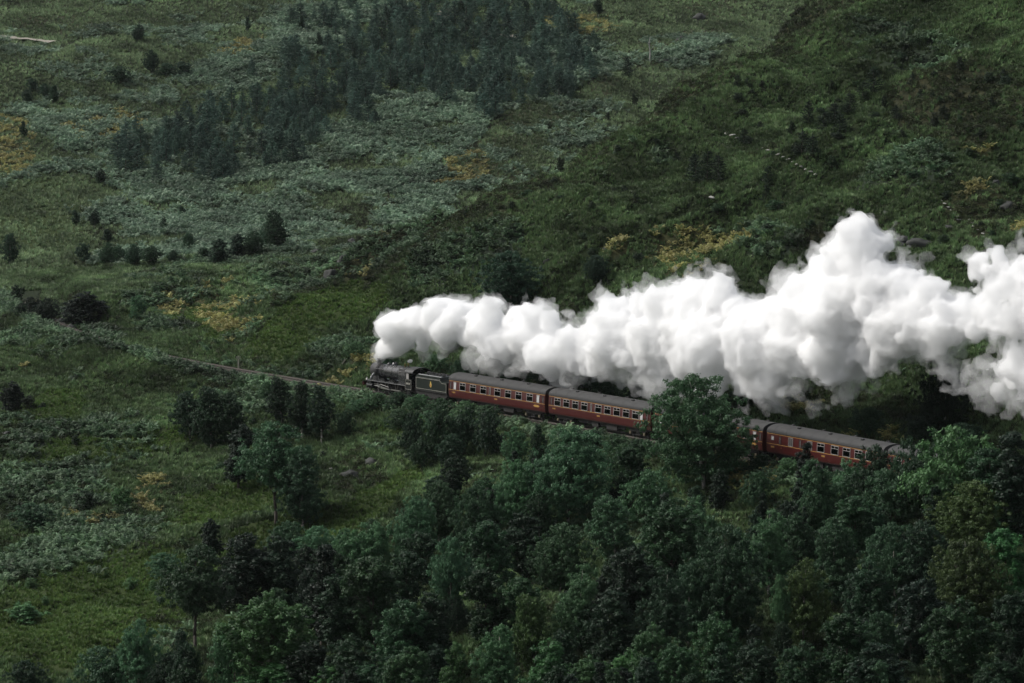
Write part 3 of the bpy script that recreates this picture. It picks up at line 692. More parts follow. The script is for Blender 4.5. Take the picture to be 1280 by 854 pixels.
# -- the wood: more crowns, each with its own place
WOODPX = [(515, 618, 86, 60, 'birch', GY), (548, 600, 80, 60, 'birch', MD), (596, 604, 96, 66, 'birch', MD), (470, 650, 74, 56, 'willow', GY), (520, 664, 80, 62, 'rowan', DK), (440, 660, 70, 60, 'willow', GY), (400, 656, 50, 60, 'willow', GY), (360, 650, 50, 60, 'willow', MD),
          (610, 650, 100, 66, 'rowan', MD), (660, 640, 90, 66, 'alder', DK), (700, 652, 90, 82, 'birch', MD), (840, 622, 112, 92, 'rowan', MD), (780, 680, 100, 70, 'alder', DK), (945, 588, 46, 46, 'willow', MD), (960, 636, 110, 66, 'birch', LT), (870, 620, 70, 60, 'willow', LT),
          (1070, 618, 90, 76, 'rowan', MD), (1112, 584, 74, 80, 'willow', MD), (1040, 650, 110, 70, 'birch', MD), (1000, 640, 90, 60, 'birch', MD), (1120, 652, 120, 90, 'birch', MD), (1165, 650, 120, 76, 'birch', DK), (1210, 670, 130, 112, 'birch', OL), (1258, 660, 110, 70, 'rowan', BR), (1265, 742, 110, 70, 'rowan', DK), (1260, 600, 60, 56, 'willow', LT),
          (815, 778, 110, 66, 'rowan', LT), (895, 764, 110, 66, 'rowan', LT), (740, 818, 70, 60, 'rowan', LT), (785, 812, 70, 60, 'rowan', BR), (850, 800, 90, 60, 'rowan', MD), (945, 800, 90, 70, 'rowan', DK), (1060, 766, 110, 76, 'rowan', DK), (1000, 800, 80, 66, 'rowan', MD), (1105, 800, 90, 76, 'alder', DK), (1140, 720, 120, 76, 'alder', DK), (1250, 820, 70, 66, 'rowan', DK), (1080, 700, 110, 70, 'rowan', DK),
          (500, 750, 110, 76, 'rowan', MD), (540, 740, 110, 66, 'alder', DK), (610, 710, 110, 70, 'rowan', DK), (650, 720, 110, 70, 'rowan', MD), (670, 740, 110, 60, 'birch', OL), (770, 740, 110, 66, 'alder', DK), (830, 710, 120, 70, 'birch', DK), (860, 700, 110, 60, 'birch', MD), (440, 790, 90, 70, 'rowan', DK), (500, 810, 80, 70, 'rowan', MD), (380, 800, 80, 76, 'alder', DK), (340, 828, 60, 90, 'rowan', BR), (420, 826, 60, 60, 'rowan', BR), (230, 800, 90, 50, 'willow', DK), (205, 815, 70, 50, 'birch', DK), (460, 828, 60, 66, 'rowan', MD)]
WL = {'birch': 'fine-leaved birch crown among the dense wood below the train', 'rowan': 'clumpy broadleaf crown among the dense wood below the train', 'alder': 'dark narrow crown in the shaded gaps of the wood below the train', 'willow': 'low spreading willow at the upper fringe of the wood below the train'}
SPW = {'birch': 'birch', 'rowan': 'broadleaf tree', 'alder': 'narrow leafy tree', 'willow': 'spreading willow'}
TW = {id(DK): 'dark', id(MD): 'mid-green', id(LT): 'light green', id(GY): 'grey-green', id(OL): 'olive', id(BR): 'bright green', id(VD): 'blackish'}
def wood_label(o, k, t, hg):
    x, y = o.location[0], o.location[1]; q0 = to_pq(x, y)[1]
    d, lx, ly, ph = min((math.hypot(x - a, y - b), a, b, c) for a, b, c in LANDS)
    dq = q0 - to_pq(lx, ly)[1]
    rel = 'touching' if d < 2.6 else ('uphill of' if dq > 2 else ('downhill of' if dq < -2 else 'level with'))
    if d > 7: rel = 'well ' + rel if rel != 'touching' else rel
    wds = len(ph.split())
    if wds > 7: ph = ' '.join(ph.split()[:7]); ph = re.sub(r'( with( a)?( dark| white)?| of| and)$', '', ph)
    o['label'] = f"{'short' if hg < 5.4 else ('tall' if hg > 7.2 else 'medium')} {TW[id(t)]} {SPW[k]}{' in the wood' if wds < 6 else ''}, {rel} the {ph}"
    if len(o['label'].split()) > 16: o['label'] = o['label'].split(' ', 1)[1]
def wood_px(k, u, v, h, w_, t, lab, grp):
    o = plant_px(k, u, v, h, w_, t, lab, grp); wood_label(o, k, t, o.scale[2] * NATIVE[k][0]); return o
for (u, v, h, w_, k, t) in WOODPX:
    wood_px(k, u, v, h, w_, t, WL[k], 'wood below the train: ' + NAMES[k].replace('_', ' '))
# fill the wood floor between them
fr = np.random.default_rng(12); filled = 0
for _ in range(12000):
    if filled >= 190: break
    y = fr.uniform(225, 372); x = fr.uniform(-1, 1) * (.1524 * y * 1.1 + 4)
    z = float(H(x, y)); uu, vv = project(x, y, z)
    if float(mask(np.array(uu), np.array(vv - 25), WOOD)) < .5 and not (vv > 860 and uu > 180): continue
    s = float(track_s(x, y)[2])
    if s > -11: continue
    hg = fr.uniform(3.4, 5.8)
    rr_ = hg * .2
    if any((x - a) ** 2 + (y - b) ** 2 < (.6 * (rr_ + c)) ** 2 for a, b, c in OCC): continue
    k = ['birch', 'rowan', 'alder', 'rowan', 'birch'][fr.integers(0, 5)]
    t = [DK, MD, VD, DK, MD, DK, VD, LT][fr.integers(0, 8)]
    wood_label(plant(k, x, y, hg, None, t, WL[k], 'wood below the train: ' + NAMES[k].replace('_', ' '), z), k, t, hg); filled += 1
# -- small conifers and bushes scattered over the spur
SPUR = [(870, 188, 38, 22), (884, 184, 42, 24), (898, 190, 36, 20), (846, 188, 14, 10), (1010, 122, 32, 16), (1092, 84, 32, 24), (1078, 100, 24, 18), (1062, 114, 26, 18), (1044, 126, 28, 20), (1030, 134, 28, 20), (1050, 140, 24, 18), (1002, 160, 34, 22), (1016, 166, 26, 18), (930, 160, 20, 16), (936, 168, 14, 12), (960, 204, 26, 14), (957, 228, 24, 14), (785, 70, 26, 14), (793, 116, 16, 10), (1255, 84, 18, 12), (700, 196, 18, 14), (975, 118, 10, 8), (953, 100, 10, 8), (922, 92, 16, 12), (935, 96, 14, 12), (880, 130, 10, 8), (1128, 160, 14, 10), (1168, 140, 20, 16), (1180, 130, 22, 18), (1120, 130, 20, 12), (950, 150, 12, 10), (1225, 160, 14, 10), (1095, 280, 14, 12), (780, 230, 12, 10), (795, 240, 10, 8), (1040, 100, 14, 10), (1140, 90, 16, 12), (1200, 70, 18, 14), (1240, 120, 16, 12), (1105, 120, 14, 12), (1150, 110, 14, 10), (990, 150, 18, 12), (740, 250, 12, 10), (640, 250, 12, 10), (820, 170, 12, 10), (742, 130, 14, 9), (760, 140, 12, 8)]
for (u, v, h, w_) in SPUR:
    big = h >= 22
    plant_px('spruce' if tr_rng.random() < .6 or big else 'shrub', u, v, h * 1.05, w_ * 1.1, (.24, .28, .2),
             'small dark conifer taller than its neighbours on the steep slope above the steam' if big else 'tiny dark bush dotted on the steep grass slope above the steam',
             'dark conifers on the slope above the steam' if big else 'tiny bushes on the slope above the steam')
dr = np.random.default_rng(77); nd = 0
for _ in range(4000):
    if nd >= 90: break
    u, v = dr.uniform(0, 1280), dr.uniform(90, 660)
    low = v > 400
    if low and (u > 420 or v < 470 + .0 * u): continue
    if not low and (u < 430 or v > 330): continue
    if float(mask(np.array(u), np.array(v), FIELD)) > .3: continue
    x, y, z = raycast(u, v)
    if y > 560 or abs(float(track_s(x, y)[2])) < 6: continue
    if any((x - a) ** 2 + (y - b) ** 2 < 4 for a, b, c in OCC): continue
    hg = dr.uniform(.5, 1.3) if low else dr.uniform(.5, 1.5)
    t = [DK, VD, MD, LT][dr.integers(0, 4)] if low else [DK, VD, VD, DK][dr.integers(0, 4)]
    plant('shrub', x, y, hg, hg * dr.uniform(1.1, 2.2), t, f"low {dict(zip(map(id, (DK, VD, MD, LT)), ('dark', 'blackish', 'green', 'pale green')))[id(t)]} shrub on the " + ('rough bank below the bare track' if low else 'steep grass slope above the steam'), 'low shrubs on the rough ground', z); nd += 1
# -- ragged growth and crags along the edge of the spur
for (u, v, w_) in [(868, 28, 20), (842, 62, 18), (815, 92, 18), (790, 108, 16), (762, 118, 16), (735, 132, 14), (690, 150, 16), (655, 168, 16), (622, 178, 18), (590, 192, 18), (560, 204, 18), (535, 216, 20), (505, 236, 20), (480, 252, 20), (455, 270, 22), (440, 288, 20), (415, 305, 22), (398, 325, 22), (385, 340, 20)]:
    x, y, z = raycast(u, v + 6)
    if y > 545: x, y, z = raycast(u + 4, v + 14)
    if y > 545: continue
    plant('shrub', x, y, w_ * .55 * y / F, w_ * y / F, (.55, .5, .42), 'dark brownish scrub clinging to the craggy edge of the spur', 'scrub along the edge of the spur', z)
# -- far slope: single trees along its foot and on its upper grass
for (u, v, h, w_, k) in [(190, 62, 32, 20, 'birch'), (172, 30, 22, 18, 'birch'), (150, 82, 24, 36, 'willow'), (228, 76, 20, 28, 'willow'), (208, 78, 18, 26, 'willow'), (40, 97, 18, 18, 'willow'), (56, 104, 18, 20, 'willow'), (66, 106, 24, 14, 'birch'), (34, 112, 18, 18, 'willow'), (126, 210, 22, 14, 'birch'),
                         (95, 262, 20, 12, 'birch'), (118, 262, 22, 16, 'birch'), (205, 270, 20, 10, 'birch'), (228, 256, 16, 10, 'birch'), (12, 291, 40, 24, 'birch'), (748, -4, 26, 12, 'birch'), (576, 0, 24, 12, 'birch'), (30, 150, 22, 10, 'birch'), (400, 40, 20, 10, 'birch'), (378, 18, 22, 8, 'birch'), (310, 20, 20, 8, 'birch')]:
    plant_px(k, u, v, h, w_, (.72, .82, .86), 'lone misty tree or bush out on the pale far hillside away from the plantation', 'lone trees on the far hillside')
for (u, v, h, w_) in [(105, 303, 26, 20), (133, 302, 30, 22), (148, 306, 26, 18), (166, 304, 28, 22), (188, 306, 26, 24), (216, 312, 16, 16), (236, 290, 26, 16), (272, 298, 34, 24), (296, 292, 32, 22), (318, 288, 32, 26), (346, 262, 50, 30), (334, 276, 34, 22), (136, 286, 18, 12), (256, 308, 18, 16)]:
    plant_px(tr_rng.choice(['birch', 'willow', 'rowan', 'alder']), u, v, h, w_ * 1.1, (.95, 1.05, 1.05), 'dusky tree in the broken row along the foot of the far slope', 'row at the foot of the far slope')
# -- the young conifer plantation on the far slope
POLY = [(146, 205), (205, 165), (285, 130), (345, 95), (400, 30), (440, -20), (640, -20), (720, 55), (735, 95), (690, 120), (610, 140), (560, 128), (520, 118), (470, 128), (415, 165), (345, 218), (250, 228), (190, 218)]
def inpoly(u, v):
    c = False; n = len(POLY)
    for i in range(n):
        (x1, y1), (x2, y2) = POLY[i], POLY[i - 1]
        if (y1 > v) != (y2 > v) and u < (x2 - x1) * (v - y1) / (y2 - y1) + x1: c = not c
    return c
cr_ = np.random.default_rng(21); got = 0; pts_ = []
for _ in range(14000):
    if got >= 298: break
    u, v = cr_.uniform(140, 745), cr_.uniform(-22, 232)
    if not inpoly(u + 60 * float(fbm(u, v, 38, 3, 181, .65)), v + 30 * float(fbm(u, v, 38, 3, 182, .65))): continue
    dense = float(fbm(u, v, 60, 2, 7)) + (.45 if (u > 430 or (u > 340 and v > 150)) else .0)
    if cr_.uniform() > 1.0 + .8 * dense: continue
    if any(abs(a - u) < 7.5 and abs(b - v) < 6 for a, b in pts_): continue
    x, y, z = raycast(u, v, 500.)
    if y < 560: continue
    pts_.append((u, v)); got += 1
    cf_ = cr_.uniform(.65, 1.3); hg = cr_.uniform(3.6, 6.4); size = 'low' if hg < 4.4 else ('tall' if hg > 5.6 else 'middling')
    zone = ('in the thin downhill tail of' if u < 330 else ('along the lower fringe of' if not inpoly(u, v + 22) else ('along the upper footpath edge of' if v < 25 else ('on the open uphill flank of' if not inpoly(u - 30, v - 12) else ('in the dense heart of' if dense > .3 else 'in a looser stand within')))))
    plant('spruce', x, y, hg, None, tuple(cf_ * c for c in (1.0, 1.06, 1.05)), f'{size} misty young conifer {zone} the plantation on the far slope', 'young conifer plantation', z)

more = []
for _ in range(9000):
    if len(more) >= 340: break
    u, v = cr_.uniform(140, 745), cr_.uniform(-60, 232)
    if not (inpoly(u + 60 * float(fbm(u, v, 38, 3, 181, .65)), v + 30 * float(fbm(u, v, 38, 3, 182, .65))) or (v < -15 and 420 < u < 660)) or cr_.uniform() > .55 + .8 * (float(fbm(u, v, 60, 2, 7)) + (.45 if (u > 430 or (u > 340 and v > 150)) else .0)): continue
    x, y, z = raycast(u, v, 500.)
    if y < 560 or any(abs(a - u) < 3.5 and abs(b - v) < 3 for a, b in pts_): continue
    pts_.append((u, v)); more.append((x, y, z - .1))
def tri_of(me):
    V = np.zeros(len(me.vertices) * 3, np.float32); me.vertices.foreach_get('co', V); Fq = np.arange(len(me.vertices)).reshape(-1, 4)
    l = np.zeros(len(me.polygons), np.float32); me.attributes['lv'].data.foreach_get('value', l)
    return V.reshape(-1, 3), np.concatenate([Fq[:, [0, 1, 2]], Fq[:, [0, 2, 3]]]), np.concatenate([l, l])
ns = len(more); ss_ = cr_.uniform(.75, 1.45, ns)
scatter('conifer_thicket', [tri_of(PROTO['spruce'][i][0]) for i in range(4)], np.array(more), np.stack([np.zeros(ns), np.zeros(ns), cr_.uniform(0, 6.28, ns)], 1), np.stack([ss_, ss_, ss_ * cr_.uniform(.9, 1.2, ns)], 1), cr_.integers(0, 4, ns),
        leaf_mat('thicket_needles', (.03, .064, .047), (.095, .155, .118), .1, .7, False), 'smaller conifers crowding between the larger ones of the far plantation', 'conifers')  # same mist-lightened needle colour as the larger conifers

# ------------------------------------------------------------------ the railway
def tpos(p): return to_xy(p, float(qt(p)))
PS = np.arange(-135, 168, .25)
TX = np.array([tpos(p) for p in PS]); SEG = np.hypot(*np.diff(TX, axis=0).T); ARC = np.concatenate([[0], np.cumsum(SEG)])
def at_arc(a):
    x = np.interp(a, ARC, TX[:, 0]); y = np.interp(a, ARC, TX[:, 1])
    x2 = np.interp(a + .5, ARC, TX[:, 0]); y2 = np.interp(a + .5, ARC, TX[:, 1])
    return x, y, math.atan2(y2 - y, x2 - x)
def sweep(prof, a0, a1, step):
    mb = MB(); prev = None; n = len(prof)
    aa = np.arange(a0, a1 + step * .5, step); V = []
    for a in aa:
        x, y, h = at_arc(a); c, s = math.cos(h), math.sin(h)
        V += [(x - s * l, y + c * l, z) for l, z in prof]
    Fq = [(i * n + k, i * n + (k + 1) % n, (i + 1) * n + (k + 1) % n, (i + 1) * n + k) for i in range(len(aa) - 1) for k in range(n)]
    return mb.add(V, Fq)
AMAX = ARC[-1] - 2
ballast = pbr('ballast_stone', (.024, .021, .016), .95, var=.55, scale=6, spec=.2)
tag(sweep([(-2.2, -.62), (-1.55, -.2), (1.55, -.2), (2.2, -.62)], 1, AMAX, 1.5).build('ballast_bed', ballast), kind='structure')
tk = empty('railway_track', (*at_arc(100)[:2], -.2))
tag(tk, 'single line railway track curving along the hillside shelf', 'railway track')
steel = pbr('worn_rail_steel', (.06, .05, .04), .5, .3, .3, 3)
def sub(o, parent):
    o.parent = parent; o.matrix_parent_inverse = Matrix.Translation(parent.location).inverted(); return o
for sg in (-1, 1):
    c = sg * .75
    sub(sweep([(c - .07, -.155), (c - .036, -.05), (c - .036, 0), (c + .036, 0), (c + .036, -.05), (c + .07, -.155)], 1, AMAX, 1.0).build('rail', steel), tk)
sl = MB()
for a in np.arange(2, AMAX, .68):
    x, y, h = at_arc(a); c, s = math.cos(h), math.sin(h)
    def T(l, m, z): return (x + c * l - s * m, y + s * l + c * m, z)
    sl.add([T(-.13, -1.28, -.3), T(.13, -1.28, -.3), T(.13, 1.28, -.3), T(-.13, 1.28, -.3), T(-.12, -1.27, -.156), T(.12, -1.27, -.156), T(.12, 1.27, -.156), T(-.12, 1.27, -.156)],
           [(4, 5, 6, 7), (0, 1, 5, 4), (1, 2, 6, 5), (2, 3, 7, 6), (3, 0, 4, 7)])
so = sub(sl.build('sleepers', pbr('old_sleeper_wood', (.045, .038, .03), .9, var=.4, scale=4)), tk); so['kind'] = 'stuff'

# ------------------------------------------------------------------ the train
MAROON = pbr('coach_maroon', (.060, .011, .010), .36, var=.38, scale=1.3, spec=.5)
MAROON2 = pbr('coach_maroon_upper', (.085, .014, .013), .32, var=.14, scale=.8, spec=.5)
ROOFG = pbr('coach_roof_grey', (.034, .034, .034), .8, var=.3, scale=1.5)
UNDER = pbr('underframe_black', (.018, .017, .016), .8, var=.35, scale=3)
GOLDP = pbr('lining_gold', (.42, .25, .07), .5, var=.2)
CREAM = pbr('lining_cream', (.30, .29, .25), .5, var=.1)
FROST = pbr('frosted_glass', (.45, .45, .44), .4, var=.06)
FRAME = pbr('window_frame_aluminium', (.34, .32, .31), .45, .2, .1)
CURT = pbr('curtain_cloth', (.5, .48, .45), .9, var=.15, scale=8)
INTD = pbr('coach_interior', (.055, .048, .045), .8, var=.5, scale=2)
SEATW = pbr('seat_linen', (.6, .58, .55), .8, var=.1)
BRASS = pbr('axlebox_yellow', (.38, .30, .08), .6, var=.2)
def glass_mat():
    m, N, K = nodes_of('coach_window_glass'); N.remove(N['Principled BSDF'])
    t = N.new('ShaderNodeBsdfTransparent'); t.inputs[0].default_value = (.85, .88, .87, 1); g = N.new('ShaderNodeBsdfGlossy'); g.inputs['Roughness'].default_value = .03
    ms = N.new('ShaderNodeMixShader'); fr_ = N.new('ShaderNodeFresnel'); fr_.inputs[0].default_value = 1.5
    K.new(fr_.outputs[0], ms.inputs[0]); K.new(t.outputs[0], ms.inputs[1]); K.new(g.outputs[0], ms.inputs[2]); K.new(ms.outputs[0], N['Material Output'].inputs[0])
    return m
GLASS = glass_mat()
def side_y(z):                                   # coach side profile: half width at height z
    return float(np.interp(z, [1.02, 1.25, 1.8, 2.3, 3.0, 3.12], [1.33, 1.385, 1.415, 1.41, 1.365, 1.345]))
ZS = [1.02, 1.25, 1.8, 2.3, 2.7, 3.0, 3.12]
LC = 19.6
SHARE = {}
def shared(key, fn):
    if key not in SHARE: SHARE[key] = fn()
    return SHARE[key]
def panel(x0, x1, z0, z1, off, th=.012):          # curved panel lying on the coach side
    mb = MB(); zs = [z0] + [z for z in ZS if z0 + .02 < z < z1 - .02] + [z1]; n = len(zs)
    V = [(x, side_y(z) + off + o, z) for o in (0, th) for x in (x0, x1) for z in zs]
    Fq = []
    for i in range(n - 1): Fq += [(2 * n + i, 2 * n + i + 1, 3 * n + i + 1, 3 * n + i), (i, n + i, n + i + 1, i + 1), (i, i + 1, 2 * n + i + 1, 2 * n + i), (n + i, 3 * n + i, 3 * n + i + 1, n + i + 1)]
    Fq += [(n - 1, 2 * n - 1, 4 * n - 1, 3 * n - 1), (0, 2 * n, 3 * n, n)]
    return mb.add(V, Fq)
def wheel_meshes(rad, spokes, key):
    def mk():
        t = MB(); n = 24; w_ = .065
        P = [(-w_, rad + .03), (-w_ + .03, rad + .03), (-w_ + .035, rad), (w_, rad - .005), (w_, rad - .075), (-w_, rad - .075)]
        V = []; m = len(P)
        for a, r_ in P:
            for k in range(n): V.append((r_ * math.cos(6.2832 * k / n), a, r_ * math.sin(6.2832 * k / n)))
        t.add(V, [(i * n + k, i * n + (k + 1) % n, ((i + 1) % m) * n + (k + 1) % n, ((i + 1) % m) * n + k) for i in range(m) for k in range(n)])
        s = MB(); s.ring([(-.08, .11 * rad / .5), (.09, .10 * rad / .5)], 12, 'y')
        if spokes:
            for k in range(spokes):
                a = 6.2832 * k / spokes; s.bar((math.cos(a) * .08, 0, math.sin(a) * .08), (math.cos(a) * (rad - .07), 0, math.sin(a) * (rad - .07)), .034, .026, 5)
        else: s.ring([(-.03, rad - .07), (.03, rad - .07)], 20, 'y')
        return t.mesh('tyre', pbr('wheel_tyre_steel', (.16, .15, .14), .5, .7, .2)), s.mesh('wheel_centre', UNDER)
    return shared(key, mk)
def add_wheel(parent, x, y, rad, spokes, key):
    a, b = wheel_meshes(rad, spokes, key)
    o = link('wheel', b, parent, (x, y, rad)); link('tyre', a, o)
    return o
def coach(idx, arc_front, wins, label):
    x, y, h = at_arc(arc_front - LC / 2); xf, yf, _ = at_arc(arc_front - 2.6); xr, yr, _ = at_arc(arc_front - LC + 2.6)
    root = empty('passenger_coach', ((xf + xr) / 2, (yf + yr) / 2, 0), math.atan2(yf - yr, xf - xr)); tag(root, label, 'railway coach', 'maroon coaches of the train')
    def part(nm, key, fn, parent=root, loc=None): return link(nm, shared(key, fn), parent, loc)
    def body():
        prof = [(side_y(z), z) for z in ZS]; prof = [(-a, z) for a, z in prof] + prof[::-1]
        return MB().prism(prof, -LC / 2, LC / 2).mesh('coach_body', MAROON)
    part('body', 'cb', body)
    def roof():
        mb = MB(); arc = [(1.375 * math.cos(t), 3.10 + .70 * math.sin(t) ** .9) for t in np.linspace(.02, math.pi - .02, 19)]
        mb.prism([(1.375, 3.06)] + arc + [(-1.375, 3.06)], -LC / 2 - .03, LC / 2 + .03)
        return mb.mesh('coach_roof', ROOFG)
    rf = part('roof', 'cr', roof)
    def rib():
        arc = [(1.385 * math.cos(t), 3.108 + .70 * math.sin(t) ** .9) for t in np.linspace(.12, math.pi - .12, 17)]
        inn = [(a * .98, z - .02) for a, z in arc[::-1]]; return MB().prism(arc + inn, -.03, .03).mesh('roof_rib', ROOFG)
    for k in range(9): link('roof_rib', shared('rib', rib), rf, (-LC / 2 + 1.2 + k * (LC - 2.4) / 8, 0, 0))
    def vent(): return MB().box(-.16, .16, -.14, .14, 3.60, 3.92).mesh('roof_ventilator', ROOFG)
    for k in range(7): link('roof_ventilator', shared('vent', vent), rf, (-LC / 2 + 1.8 + k * 2.67, .55 if k % 2 else -.55, -.06))
    def gutter(): return MB().box(-LC / 2, LC / 2, 1.36, 1.40, 3.03, 3.07).box(-LC / 2, LC / 2, -1.40, -1.36, 3.03, 3.07).mesh('rain_gutter', UNDER)
    part('rain_gutter', 'gut', gutter)
    def under():
        mb = MB(); mb.box(-LC / 2 + .05, LC / 2 - .05, -1.2, 1.2, .92, 1.05); mb.box(-4.5, 4.5, .85, .93, .55, .92); mb.box(-4.5, 4.5, -.93, -.85, .55, .92)
        mb.box(-3.2, -1.2, .5, 1.15, .38, .9); mb.box(.4, 1.6, .5, 1.15, .42, .9); mb.box(2.2, 3.6, -1.1, -.4, .4, .9); mb.bar((-1, .2, .6), (.2, .2, .6), .28, .28, 10)
        return mb.mesh('underframe', UNDER)
    part('underframe', 'und', under)
    def gang(): return MB().box(0, .42, -.62, .62, 1.1, 3.35).box(.42, .46, -.7, .7, 1.05, 3.4).mesh('gangway', UNDER)
    g1 = part('gangway', 'gang', gang, loc=(LC / 2, 0, 0)); g2 = part('gangway', 'gang', gang, loc=(-LC / 2, 0, 0)); g2.rotation_euler[2] = math.pi
    def buf(): return MB().ring([(0, .09), (.36, .07), (.365, .22), (.41, .22)], 12, 'x').mesh('buffer', UNDER)
    for sx in (1, -1):
        for sy in (1, -1):
            b = part('buffer', 'cbuf', buf, loc=(sx * LC / 2, sy * .87, 1.06)); b.rotation_euler[2] = 0 if sx > 0 else math.pi
    def bog():
        mb = MB()
        for s in (1, -1):
            mb.side([(-1.75, .78), (-1.5, .78), (-1.3, .5), (-.9, .62), (.9, .62), (1.3, .5), (1.5, .78), (1.75, .78), (1.75, .92), (-1.75, .92)], s * 1.02 - .05, s * 1.02 + .05)
            for xx in (-.25, 0, .25): mb.bar((xx, s * 1.02, .35), (xx, s * 1.02, .62), .08, .08, 8)
            mb.box(-.45, .45, s * 1.02 - .1, s * 1.02 + .1, .28, .35)
        mb.box(-.25, .25, -1, 1, .5, .9); mb.bar((-1.3, -.9, .46), (-1.3, .9, .46), .07); mb.bar((1.3, -.9, .46), (1.3, .9, .46), .07)
        return mb.mesh('bogie_frame', UNDER)
    for sx in (1, -1):
        bo = part('bogie', 'bog', bog, loc=(sx * 7.0, 0, 0))
        for wx in (1.3, -1.3):
            for sy in (1, -1): 
                a, b2 = wheel_meshes(.46, 0, 'cw'); ww = link('wheel', b2, bo, (wx, sy * .74, .46))
            def ax(): return MB().box(-.14, .14, 1.06, 1.2, .34, .6).mesh('axlebox', BRASS if False else pbr('axlebox_dull', (.10, .085, .05), .7))
            link('axlebox', shared('axb', ax), bo, (wx, 0, 0))
    # lining
    def ln(z0, z1): return panel(-LC / 2 + .02, LC / 2 - .02, z0, z1, .002, .008)
    part('waist_line', 'wl1', lambda: ln(1.93, 1.975).mesh('waist_line', GOLDP)); part('waist_line', 'wl2', lambda: ln(2.93, 2.965).mesh('waist_line', GOLDP))
    part('lower_line', 'wl3', lambda: ln(1.04, 1.09).mesh('lower_line', UNDER))
    def big(vr=0):
        rw = random.Random(vr); W, Z0, Z1 = .62, 2.0, 2.88; fr_ = MB()
        for (a, b, c, d) in ((-W, -W + .05, Z0, Z1), (W - .05, W, Z0, Z1), (-W + .05, W - .05, Z0, Z0 + .05), (-W + .05, W - .05, Z1 - .05, Z1), (-W + .05, W - .05, Z1 - .31, Z1 - .27), (-.02, .02, Z1 - .27, Z1 - .05)):
            for q in (panel(a, b, c, d, .022, .02),): fr_.add(q.v, q.f)
        cu = MB()
        for a, b in ((-W + .06, -W + rw.uniform(.2, .42)), (W - rw.uniform(.18, .42), W - .06)):
            q = panel(a, b, Z0 + .06, Z1 - .06, .010, .006); cu.add(q.v, q.f)
        lamp = MB(); sh_ = rw.uniform(-.12, .12); q = panel(-.10 + sh_, .10 + sh_ + rw.uniform(0, .06), Z0 + .08, Z0 + rw.uniform(.2, .42), .010, .005); lamp.add(q.v, q.f)
        return (panel(-W, W, Z0, Z1, .003, .005).mesh('window_interior', INTD), fr_.mesh('window_frame', FRAME), cu.mesh('curtain', CURT), lamp.mesh('seat_linen', SEATW), panel(-W + .05, W - .05, Z0 + .05, Z1 - .05, .018, .003).mesh('pane', GLASS))
    def small(kind):
        W = dict(frost=.28, door=.2, narrow=.16, blank=.4, tiny=.24)[kind]; Z0, Z1 = (2.02, 2.86) if kind != 'tiny' else (2.35, 2.75)
        fr_ = MB()
        for (a, b, c, d) in ((-W, -W + .035, Z0, Z1), (W - .035, W, Z0, Z1), (-W + .035, W - .035, Z0, Z0 + .035), (-W + .035, W - .035, Z1 - .035, Z1)):
            q = panel(a, b, c, d, .022, .02); fr_.add(q.v, q.f)
        mt = FROST if kind in ('frost', 'tiny') else INTD
        return panel(-W + .02, W - .02, Z0 + .02, Z1 - .02, .003, .008).mesh('pane', mt), fr_.mesh('window_frame', FRAME if kind != 'door' else MAROON2)
    def doorleaf():
        mb = MB()
        for a, b, c, d in ((-.36, -.345, 1.12, 2.95), (.345, .36, 1.12, 2.95)):
            q = panel(a, b, c, d, .002, .006); mb.add(q.v, q.f)
        return mb.mesh('door_seam', UNDER), MB().bar((-.27, 1.45, 1.62), (-.27, 1.45, 1.74), .018).mesh('door_handle', GOLDP)
    for frac, kind in wins:
        xx = LC / 2 - frac * LC
        if kind == 'big':
            vr_ = (idx * 7 + int(frac * 100)) % 6; ms_ = shared('big%d' % vr_, lambda: big(vr_)); wd = link('window', ms_[0], root, (xx, 0, 0))
            for nm, m in zip(('window_frame', 'curtain', 'seat_linen', 'pane'), ms_[1:]): link(nm, m, wd)
        elif kind == 'door':
            d1 = shared('doorleaf', doorleaf); dr = link('door', d1[0], root, (xx, 0, 0)); link('door_handle', d1[1], dr)
            a, b = shared('s_door', lambda: small('door')); link('pane', a, dr); link('window_frame', b, dr)
        else:
            a, b = shared('s_' + kind, lambda: small(kind)); wd = link('window', b, root, (xx, 0, 0)); link('pane', a, wd)
    # little gilt numerals and crest, unreadable at this distance
    def numer():
        mb = MB()
        for k in range(5):
            q = panel(-.28 + k * .12, -.20 + k * .12, 1.58, 1.74, .003, .004); mb.add(q.v, q.f)
        return mb.mesh('gilt_numerals', GOLDP)
    def crest():
        mb = MB(); q = panel(-.42, .42, 1.50, 1.74, .003, .004); mb.add(q.v, q.f); q = panel(-.6, .6, 1.58, 1.66, .008, .004); mb.add(q.v, q.f); return mb.mesh('gilt_crest', GOLDP)
    part('gilt_numerals', 'num', numer, loc=(LC / 2 - .055 * LC, 0, 0)); part('gilt_numerals', 'num', numer, loc=(0, 0, 0))
    if idx in (0, 2): part('gilt_crest', 'crest', crest, loc=(LC / 2 - .915 * LC, 0, 0))
    return root
WA = [(.022, 'door'), (.068, 'frost'), (.151, 'big'), (.261, 'big'), (.370, 'big'), (.440, 'narrow'), (.518, 'big'), (.627, 'big'), (.736, 'big'), (.848, 'big'), (.930, 'frost'), (.980, 'door')]
WB = [(.03, 'door'), (.092, 'big'), (.182, 'big'), (.272, 'big'), (.362, 'big'), (.43, 'narrow'), (.50, 'big'), (.59, 'big'), (.68, 'big'), (.77, 'big'), (.86, 'big'), (.915, 'frost'), (.97, 'door')]
WC = [(.055, 'tiny'), (.12, 'door'), (.216, 'blank'), (.30, 'door'), (.385, 'blank'), (.48, 'big'), (.60, 'big'), (.70, 'big'), (.80, 'big'), (.89, 'big'), (.97, 'door')]
